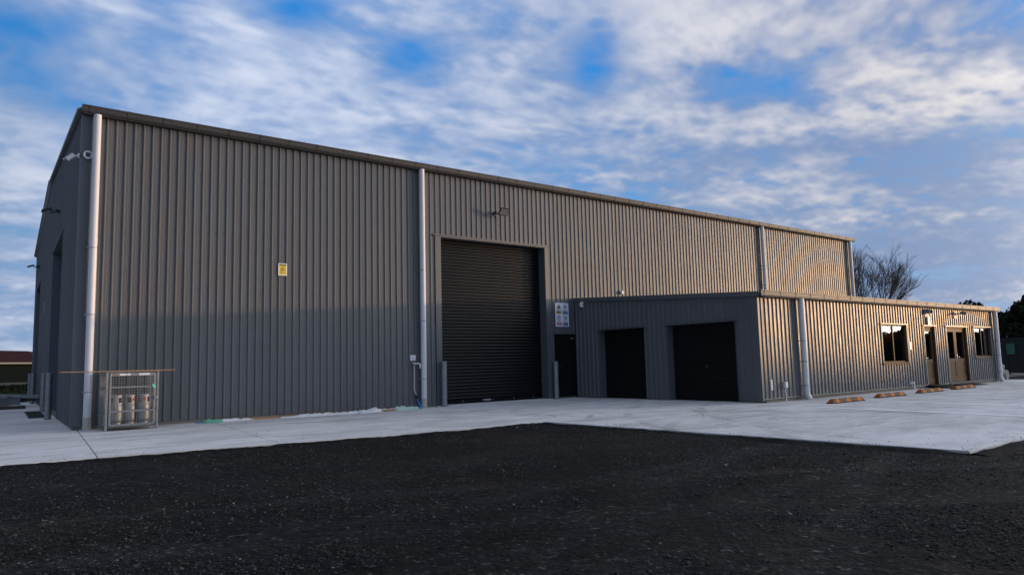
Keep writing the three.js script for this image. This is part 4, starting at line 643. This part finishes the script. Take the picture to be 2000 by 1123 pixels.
// wheel stops in the parking bays
{
  const sec = (L) => { const s = new THREE.Shape(P2([[-0.085, 0], [0.085, 0], [0.085, 0.018], [0.05, 0.10], [0.042, 0.107], [-0.042, 0.107], [-0.05, 0.10], [-0.085, 0.018]])); return s; };
  const bodyG = (a, b, ea, eb, k = 1) => { // a length of the stop from a to b along x; ends slope in by ea, eb at the top
    const pr = [[-0.085, 0.02], [-0.050, 0.10], [-0.042, 0.107], [0.042, 0.107], [0.050, 0.10], [0.085, 0.02]], pos = [], idx = [];
    for (const [x, e, s] of [[a, ea, 1], [b, eb, -1]]) for (const [z, y] of pr) pos.push(x + s * e * (y - 0.02) / 0.087, y * (k > 1 ? 1 : 1) + (k - 1), z * k);
    for (let i = 0; i < 5; i++) idx.push(i, i + 6, i + 1, i + 1, i + 6, i + 7);
    for (let i = 1; i < 5; i++) { idx.push(0, i, i + 1); idx.push(6, 6 + i + 1, 6 + i); }
    const g = new THREE.BufferGeometry(); g.setIndex(idx); g.setAttribute('position', new THREE.Float32BufferAttribute(pos, 3)); const f = g.toNonIndexed(); f.computeVertexNormals(); f.setAttribute('uv', new THREE.Float32BufferAttribute(new Float32Array(f.attributes.position.count * 2), 2)); return f;
  };
  function P2(a) { return a.map((p) => new THREE.Vector2(...p)); }
  const L = 1.62, proto = thing('wheel_stop', 'x', 'wheel stop', [0, 0, 0], 0, 'wheel stops in the parking bays');
  loc('rubber_foot', rbx(L + 0.02, 0.024, 0.18, 0, 0.012, 0, 0.004), M.rubber, proto);
  loc('body', bodyG(-L / 2, L / 2, 0.11, 0.11), M.stop, proto);
  for (const [a, b, ea, eb] of [[-L / 2 + 0.17, -L / 2 + 0.38, 0.05, 0.10], [-0.12, 0.12, 0.06, 0.09], [L / 2 - 0.38, L / 2 - 0.14, 0.05, 0.06]]) loc('reflective_band', bodyG(a, b, ea * 0.8, eb * 0.8, 1.004), M.orange, proto);
  for (const s of [-1, 1]) { const g = new THREE.BufferGeometry(), x = s * (L / 2 + 0.0035), q = s * (L / 2 - 0.105 + 0.0035); g.setAttribute('position', new THREE.Float32BufferAttribute(s < 0 ? [x, 0.022, -0.075, x, 0.022, 0.075, q, 0.10, 0.042, x, 0.022, -0.075, q, 0.10, 0.042, q, 0.10, -0.042] : [x, 0.022, 0.075, x, 0.022, -0.075, q, 0.10, -0.042, x, 0.022, 0.075, q, 0.10, -0.042, q, 0.10, 0.042], 3)); g.computeVertexNormals(); g.setAttribute('uv', new THREE.Float32BufferAttribute(new Float32Array(12), 2)); loc('reflective_end', g, std([0.36, 0.09, 0.010], 0.8, 0, { specularIntensity: 0.2 }), proto); }
  const at = [[16.1, 8.66, 'wheel stop nearest the annex corner and its downpipe'], [18.95, 8.47, 'wheel stop in the second bay from the annex corner'], [21.85, 8.34, 'wheel stop in front of the two-pane window'], [24.5, 8.30, 'wheel stop by the black ramp']];
  at.forEach(([x, z, l], i) => { const lab = 'brown and orange ' + l; if (!i) { proto.position.set(x, 0.0, z); proto.userData.label = lab; proto.rotation.y = 0.0; } else copyOf(proto, [x, 0.0, z], 0, null, lab); });
}
// rubber ramps at the entry doors
{
  const ramp = (label, x0, x1, z0, z1, h) => { const t = thing('door_ramp', label, 'ramp', [(x0 + x1) / 2, 0, z0]); const w = (x1 - x0) / 2, d = z1 - z0, s = new THREE.Shape([[0, 0], [d, 0], [d, 0.008], [0, h]].map((p) => new THREE.Vector2(...p))); const g = new THREE.ExtrudeGeometry(s, { depth: 2 * w, bevelEnabled: false }); const p = g.attributes.position; for (let i = 0; i < p.count; i++) p.setXYZ(i, w - p.getZ(i), p.getY(i), p.getX(i)); g.computeVertexNormals(); loc('ramp', g, M.rubber, t);
    for (let i = 1; i < 10; i++) loc('tread', bx(2 * w - 0.04, 0.006, 0.012, 0, h * (1 - i / 10) + 0.004, d * i / 10).rotateX(0), M.rubber, t); };
  ramp('black rubber ramp in front of the single entry door', 24.62, 25.72, AZ + 0.06, AZ + 0.95, 0.10);
  ramp('black rubber ramp in front of the double entry doors', 26.7, 28.3, AZ + 0.06, AZ + 0.62, 0.06);
}
// drain grate, steel sections and dunnage by the gable
{
  const g = thing('drain_grate', 'black slotted drain grate set in the concrete by the gable', 'grate', [0.0, 0, -7.6], Math.atan2(SKEW, DEPTH) * -1);
  loc('frame', [bx(0.44, 0.012, 0.03, 0, 0.006, 1.35), bx(0.44, 0.012, 0.03, 0, 0.006, -3.2), bx(0.03, 0.012, 4.5, 0.205, 0.006, -0.92), bx(0.03, 0.012, 4.5, -0.205, 0.006, -0.92)], M.lead, g); loc('channel', bx(0.38, 0.004, 4.5, 0, 0.004, -0.92), M.black, g);
  for (let i = 0; i < 40; i++) loc('bar', bx(0.38, 0.008, 0.03, 0, 0.009, 1.28 - i * 0.113), M.lead, g);
  const prime = new THREE.MeshStandardMaterial({ color: rgb(0.15, 0.16, 0.17), roughness: 0.6, map: dusty });
  const ibeam = (label, L, h, pos, rot) => { const t = thing('steel_beam', label, 'beam', pos, rot[1]); t.rotation.x = rot[0]; t.rotation.z = rot[2]; loc('flange', metreUV(bx(0.17, 0.018, L, 0, 0.009, 0)), prime, t); loc('flange', metreUV(bx(0.17, 0.018, L, 0, h - 0.009, 0)), prime, t); loc('web', metreUV(bx(0.014, h - 0.036, L, 0, h / 2, 0)), prime, t); };
  ibeam('grey steel beam with its end facing the yard, lying on timber', 5.0, 0.30, [-0.20, 0.13, -16.6], [0, 0.10, 0]);
  ibeam('grey steel beam lying crosswise on the timber beside the gable', 5.2, 0.26, [-2.9, 0.13, -13.95], [0, Math.PI / 2 - 0.02, 0]);
  ibeam('grey steel beam leaning on its side against the guard post', 2.6, 0.22, [0.05, 0.30, -16.2], [0.12, 1.2, 0.9]);
  for (const [z, l] of [[-13.75, 'dark timber bearer under the steel beams, on the yard side'], [-18.4, 'dark timber bearer under the steel beams, behind the others']]) { const t = thing('timber_bearer', l, 'timber', [-2.4, 0, z]); loc('bearer', rbx(5.2, 0.12, 0.14, 0, 0.06, 0, 0.006), std([0.06, 0.05, 0.045], 0.9), t); }
}

// ---------------------------------------------------------------- planting and neighbours
const bark = new THREE.MeshStandardMaterial({ color: rgb(0.070, 0.056, 0.046), roughness: 0.95 });
function bareTree(label, pos, H, seed, spread) {
  const r = rng(seed), t = thing('bare_tree', label, 'tree', pos), limbs = [], twigs = [];
  const grow = (p, d, len, rad, depth) => {
    const n = depth < 2 ? 4 : 3; let q = p.clone(), dir = d.clone(), rr = rad; const pts = [q.clone()];
    for (let i = 0; i < n; i++) { const q2 = q.clone().addScaledVector(dir, len / n), r2 = rr * (depth === 0 ? 0.93 : 0.86); (depth < 4 ? limbs : twigs).push(rod(q.toArray(), q2.toArray(), rr, r2, depth < 2 ? 8 : depth < 4 ? 5 : 3)); q = q2; rr = r2; dir.add(new THREE.Vector3((r() - 0.5) * 0.22, (r() - 0.35) * 0.16 + 0.02, (r() - 0.5) * 0.22)).normalize(); pts.push(q.clone()); }
    if (depth >= 6) return;
    const kids = depth === 0 ? 8 : depth < 6 ? 4 : 3;
    for (let k = 0; k < kids; k++) {
      const a = r() * 6.283, tilt = depth === 0 ? 0.45 + 0.65 * r() : 0.28 + 0.42 * r(), side = new THREE.Vector3(Math.cos(a), 0, Math.sin(a)); side.addScaledVector(dir, -side.dot(dir)).normalize();
      const nd = dir.clone().multiplyScalar(Math.cos(tilt)).addScaledVector(side, Math.sin(tilt) * spread).normalize(), f = k === 0 ? 1 : 0.35 + 0.65 * r(), base = pts[Math.min(pts.length - 1, Math.max(1, Math.round(f * (pts.length - 1))))];
      grow(base, nd, len * (depth === 0 ? 0.85 : depth > 3 ? 0.58 + 0.12 * r() : 0.72 + 0.12 * r()), Math.max(rr * (k === 0 ? 0.86 : 0.68), 0.009), depth + 1);
    }
  };
  grow(new THREE.Vector3(0, 0, 0), new THREE.Vector3(0, 1, 0), H * 0.235, H * 0.022, 0);
  loc('trunk', limbs, bark, t); loc('crown', twigs, bark, t); return t;
}
function leafGeo(n, seed, shape, s) {                               // leaf clumps spread through the crown's volume
  const r = rng(seed), pos = new Float32Array(n * 18), nor = new Float32Array(n * 18), uv = new Float32Array(n * 12); let o = 0; const v = new THREE.Vector3(), a = new THREE.Vector3(), b = new THREE.Vector3(), q = new THREE.Quaternion(), e = new THREE.Euler();
  for (let i = 0; i < n; i++) {
    shape(v, r); e.set(r() * 6.3, r() * 6.3, r() * 6.3); q.setFromEuler(e); const k = s * (0.5 + r());
    a.set(k, 0, 0).applyQuaternion(q); b.set(0, k * 0.55, 0).applyQuaternion(q); const N = a.clone().cross(b).normalize(), P = [v.clone().sub(a), v.clone().sub(b), v.clone().add(a), v.clone().sub(a), v.clone().add(a), v.clone().add(b)];
    for (const p of P) { pos[o] = p.x; pos[o + 1] = p.y; pos[o + 2] = p.z; nor[o] = N.x; nor[o + 1] = N.y; nor[o + 2] = N.z; o += 3; }
  }
  const g = new THREE.BufferGeometry(); g.setAttribute('position', new THREE.BufferAttribute(pos, 3)); g.setAttribute('normal', new THREE.BufferAttribute(nor, 3)); g.setAttribute('uv', new THREE.BufferAttribute(uv, 2)); return g;
}
const leafDark = new THREE.MeshPhysicalMaterial({ color: rgb(0.012, 0.017, 0.008), roughness: 0.9, specularIntensity: 0.4, side: THREE.DoubleSide });
const leafBrown = new THREE.MeshPhysicalMaterial({ color: rgb(0.055, 0.040, 0.022), roughness: 0.9, side: THREE.DoubleSide });
function leafyTree(name, label, pos, H, R, seed, n, mat, s, group, base = 0.1) {
  const t = thing(name, label, name === 'shrub' ? 'shrub' : 'tree', pos, 0, group), r0 = rng(seed), lobes = [];
  for (let i = 0; i < 16; i++) { const a = r0() * 6.3, h = base + (1 - base) * Math.pow(r0(), 0.8), w = R * (0.25 + 0.5 * r0()) * (1 - 0.55 * Math.max(0, h - 0.55)); lobes.push([Math.cos(a) * w, H * h * 0.92, Math.sin(a) * w, R * (0.28 + 0.26 * r0())]); }
  loc('trunk', [rod([0, 0, 0], [0.1, H * 0.7, 0], R * 0.06, R * 0.02, 8), ...lobes.slice(0, 8).map((l) => rod([0, H * 0.3, 0], [l[0], l[1], l[2]], R * 0.03, R * 0.01, 5))], bark, t);
  loc('crown', leafGeo(n, seed + 1, (v, r) => { const l = lobes[Math.floor(r() * lobes.length)]; const u = r() * 2 - 1, a = r() * 6.283, k = Math.pow(r(), 0.45), q = Math.sqrt(1 - u * u); v.set(l[0] + l[3] * k * q * Math.cos(a), Math.max(0.1, l[1] + l[3] * 0.75 * k * u), l[2] + l[3] * k * q * Math.sin(a)); }, s), mat, t);
  return t;
}
const groundAt = (px, dist) => { const d = pixelDir(px, 700); const h = Math.hypot(d.x, d.z); return [EYE.x + d.x / h * dist, -0.28, EYE.z + d.z / h * dist]; };
bareTree('large leafless tree rising behind the shed and the annex roof', groundAt(1688, 72), 13.8, 21, 0.66);
leafyTree('evergreen_tree', 'dark evergreen tree just showing over the annex gutter', groundAt(1912, 66), 5.1, 2.4, 31, 9000, leafDark, 0.17, 'dark evergreens beyond the annex');
leafyTree('evergreen_tree', 'dark evergreen tree with an uneven top beside the end downpipe', groundAt(1990, 58), 4.5, 3.2, 41, 11000, leafDark, 0.16, 'dark evergreens beyond the annex');
leafyTree('evergreen_tree', 'broad dark evergreen tree behind the green screen', groundAt(2075, 64), 5.2, 4.0, 47, 9000, leafDark, 0.17, 'dark evergreens beyond the annex');
leafyTree('evergreen_tree', 'low dark evergreen close behind the end downpipe', groundAt(1955, 62), 3.7, 2.6, 51, 9000, leafDark, 0.16, 'dark evergreens beyond the annex');
// dark screen fence with a green panel, boulders at the end of the annex
{
  const p = groundAt(1985, 52), q = groundAt(2150, 46), f = thing('screen_fence', 'dark mesh screen fence with a green panel beyond the annex', 'fence', [p[0], -0.28, p[2]]);
  const a0 = groundAt(1900, 53), dir = [q[0] - a0[0], q[2] - a0[2]], L = Math.hypot(...dir), ang = Math.atan2(-dir[1], dir[0]), fm = std([0.010, 0.012, 0.014], 0.9);
  f.position.set(a0[0], -0.28, a0[2]); f.rotation.y = ang; for (let i = 0; i < 6; i++) { loc('screen', bx(L / 6 - 0.06, 2.0, 0.04, (i + 0.5) * L / 6, 1.25, 0), fm, f); loc('fence_post', cyl(0.04, 0.04, 2.4, i * L / 6, 1.2, 0), fm, f); }
  loc('green_panel', bx(0.62, 0.62, 0.02, 3.33, 1.62, 0.05), std([0.010, 0.13, 0.085], 0.6), f);
  const stone = (label, pos, s, seed) => { const g = new THREE.IcosahedronGeometry(1, 3), at = g.attributes.position; for (let i = 0; i < at.count; i++) { const x = at.getX(i), y = at.getY(i), z = at.getZ(i), k = 0.75 + 0.5 * fbm(x * 1.4 + seed, y * 1.4 + z * 1.1 + seed, 3) ; at.setXYZ(i, Math.sign(x) * Math.pow(Math.abs(x), 0.7) * k * s[0], Math.sign(y) * Math.pow(Math.abs(y), 0.7) * k * s[1], Math.sign(z) * Math.pow(Math.abs(z), 0.7) * k * s[2]); } g.computeVertexNormals(); const t = thing('boulder', label, 'boulder', pos, 0, 'boulders past the end of the annex'); loc('rock', g, new THREE.MeshStandardMaterial({ color: rgb(0.30, 0.29, 0.27), roughness: 0.95, bumpMap: concBump, bumpScale: 0.02 }), t); };
  stone('pale broken boulder resting on two smaller ones', [33.15, 0.46, 6.35], [0.52, 0.22, 0.34], 3); stone('squat pale boulder at the bottom of the pile, beside the downpipe', [32.75, 0.14, 6.3], [0.36, 0.2, 0.3], 7); stone('upright pale boulder at the outer end of the pile', [33.6, 0.17, 6.5], [0.24, 0.24, 0.22], 12);
}
// neighbouring houses, lawn and shrub past the gable
{
  const hp = groundAt(16, 84), h = thing('red_roofed_house', 'low olive house with a dull red hipped roof past the gable', 'house', hp, 0.72);
  const olive = std([0.008, 0.011, 0.008], 0.95, 0, { specularIntensity: 0.3 }), red = std([0.030, 0.004, 0.004], 0.95, 0, { specularIntensity: 0.3 }), tin = std([0.30, 0.31, 0.32], 0.5);
  loc('wall', bx(12, 2.5, 8, 0, 1.4, 0), olive, h); loc('base_wall', bx(12.1, 0.9, 8.1, 0, 0.45, 0), std([0.06, 0.06, 0.06], 0.9), h);
  const hip = (w, d, y, r, m, nm) => { const g = new THREE.BufferGeometry(), A = [-w, y, d], B = [w, y, d], C = [w, y, -d], D = [-w, y, -d], R0 = [-w + d, y + r, 0], R1 = [w - d, y + r, 0]; g.setAttribute('position', new THREE.Float32BufferAttribute([A, B, R1, A, R1, R0, B, C, R1, C, D, R0, C, R0, R1, D, A, R0, A, D, C, A, C, B].flat(), 3)); g.computeVertexNormals(); g.setAttribute('uv', new THREE.Float32BufferAttribute(new Float32Array(48), 2)); return loc('roof', g, m, h); };
  const rf = hip(6.4, 4.4, 2.62, 1.25, red); loc('fascia', [bx(12.9, 0.14, 0.06, 0, 2.6, 4.42), bx(0.06, 0.14, 8.9, 6.42, 2.6, 0), bx(0.06, 0.14, 8.9, -6.42, 2.6, 0)], std([0.28, 0.25, 0.20], 0.7), rf); loc('chimney', [bx(0.6, 0.9, 0.6, -2.4, 4.15, 0.3), cyl(0.12, 0.10, 0.4, -2.4, 4.75, 0.3)], red, rf);
  const h2p = groundAt(70, 125), h2 = thing('tin_roofed_shed', 'pale tin roof showing behind the red roofed house', 'shed', h2p, 0.72); loc('wall', bx(14, 3.2, 8, 0, 1.6, 0), olive, h2);
  const g2 = new THREE.CylinderGeometry(0.01, 5.2, 1.5, 4, 1).rotateY(Math.PI / 4).scale(2.05, 1, 1.2).translate(0, 4.0, 0); loc('roof', g2, tin, h2);
  structure('lawn', metreUV(ext(-70, 1.1, -0.2, -0.06, -52, -24)), std([0.016, 0.050, 0.010], 1, 0, { specularIntensity: 0.3 }), 'green lawn below the red roofed house', 'lawn');
  { const g = thing('lawn_grass', 'rough green grass blades over the lawn', 'grass', [0, 0, 0], 0, undefined, 'stuff'); loc('blades', leafGeo(30000, 91, (v, r) => v.set(-45 * Math.pow(r(), 1.6) + 1, -0.05 + 0.05 * r(), -24 - 28 * r()), 0.10), std([0.018, 0.058, 0.011], 1, 0, { specularIntensity: 0.3, side: THREE.DoubleSide }), g); }
  leafyTree('shrub', 'brown winter shrub beside the steel beams', [-2.35, 0, -16.5], 1.9, 0.75, 63, 7000, leafBrown, 0.05, undefined, 0.05);
  const gd = thing('hedge', 'dark clipped hedge between the lawn and the red roofed house', 'hedge', groundAt(25, 71), 0.66); loc('hedge_foliage', leafGeo(9000, 71, (v, r) => v.set((r() - 0.5) * 26, Math.pow(r(), 0.7) * 0.75, (r() - 0.5) * 1.1), 0.10), leafDark, gd); loc('hedge_core', bx(26, 0.6, 0.8, 0, 0.3, 0), leafDark, gd);
}
// the shelterbelt across the road that the low sun stands behind (it shades the yard and shows in the panes)
{
  const d = [Math.cos(SUN_AZ), Math.sin(SUN_AZ)], n = [-d[1], d[0]], c = [22 + d[0] * 78, AZ + d[1] * 78], r = rng(77);
  const protos = [leafyTree('shelterbelt_tree', 'dense dark tree in the shelterbelt across the road', [0, 0, 0], 3.5, 3.0, 81, 6000, leafDark, 0.34, 'trees of the shelterbelt', 0.02), leafyTree('shelterbelt_tree', 'dense dark tree in the shelterbelt across the road', [0, 0, 0], 3.5, 2.8, 87, 6000, leafDark, 0.34, 'trees of the shelterbelt', 0.02)];
  for (let i = 0; i < 58; i++) { const s = (i % 29 - 20) * 3.3 + (i > 28 ? 1.6 : 0), off = (i > 28 ? 2.4 : 0) + (r() - 0.5) * 1.2, pos = [c[0] + n[0] * s + d[0] * off, -0.28, c[1] + n[1] * s + d[1] * off], k = [1, (0.93 + 0.16 * r()) * (s < -36 ? 1.8 : 1), 1]; const o = i < 2 ? protos[i] : copyOf(protos[i % 2], pos, r() * 6.3, k); if (i < 2) { o.position.set(...pos); o.scale.set(...k); } }  // trees at one end stretched taller to shade the red roofed house
}
renderer.render(scene, camera);
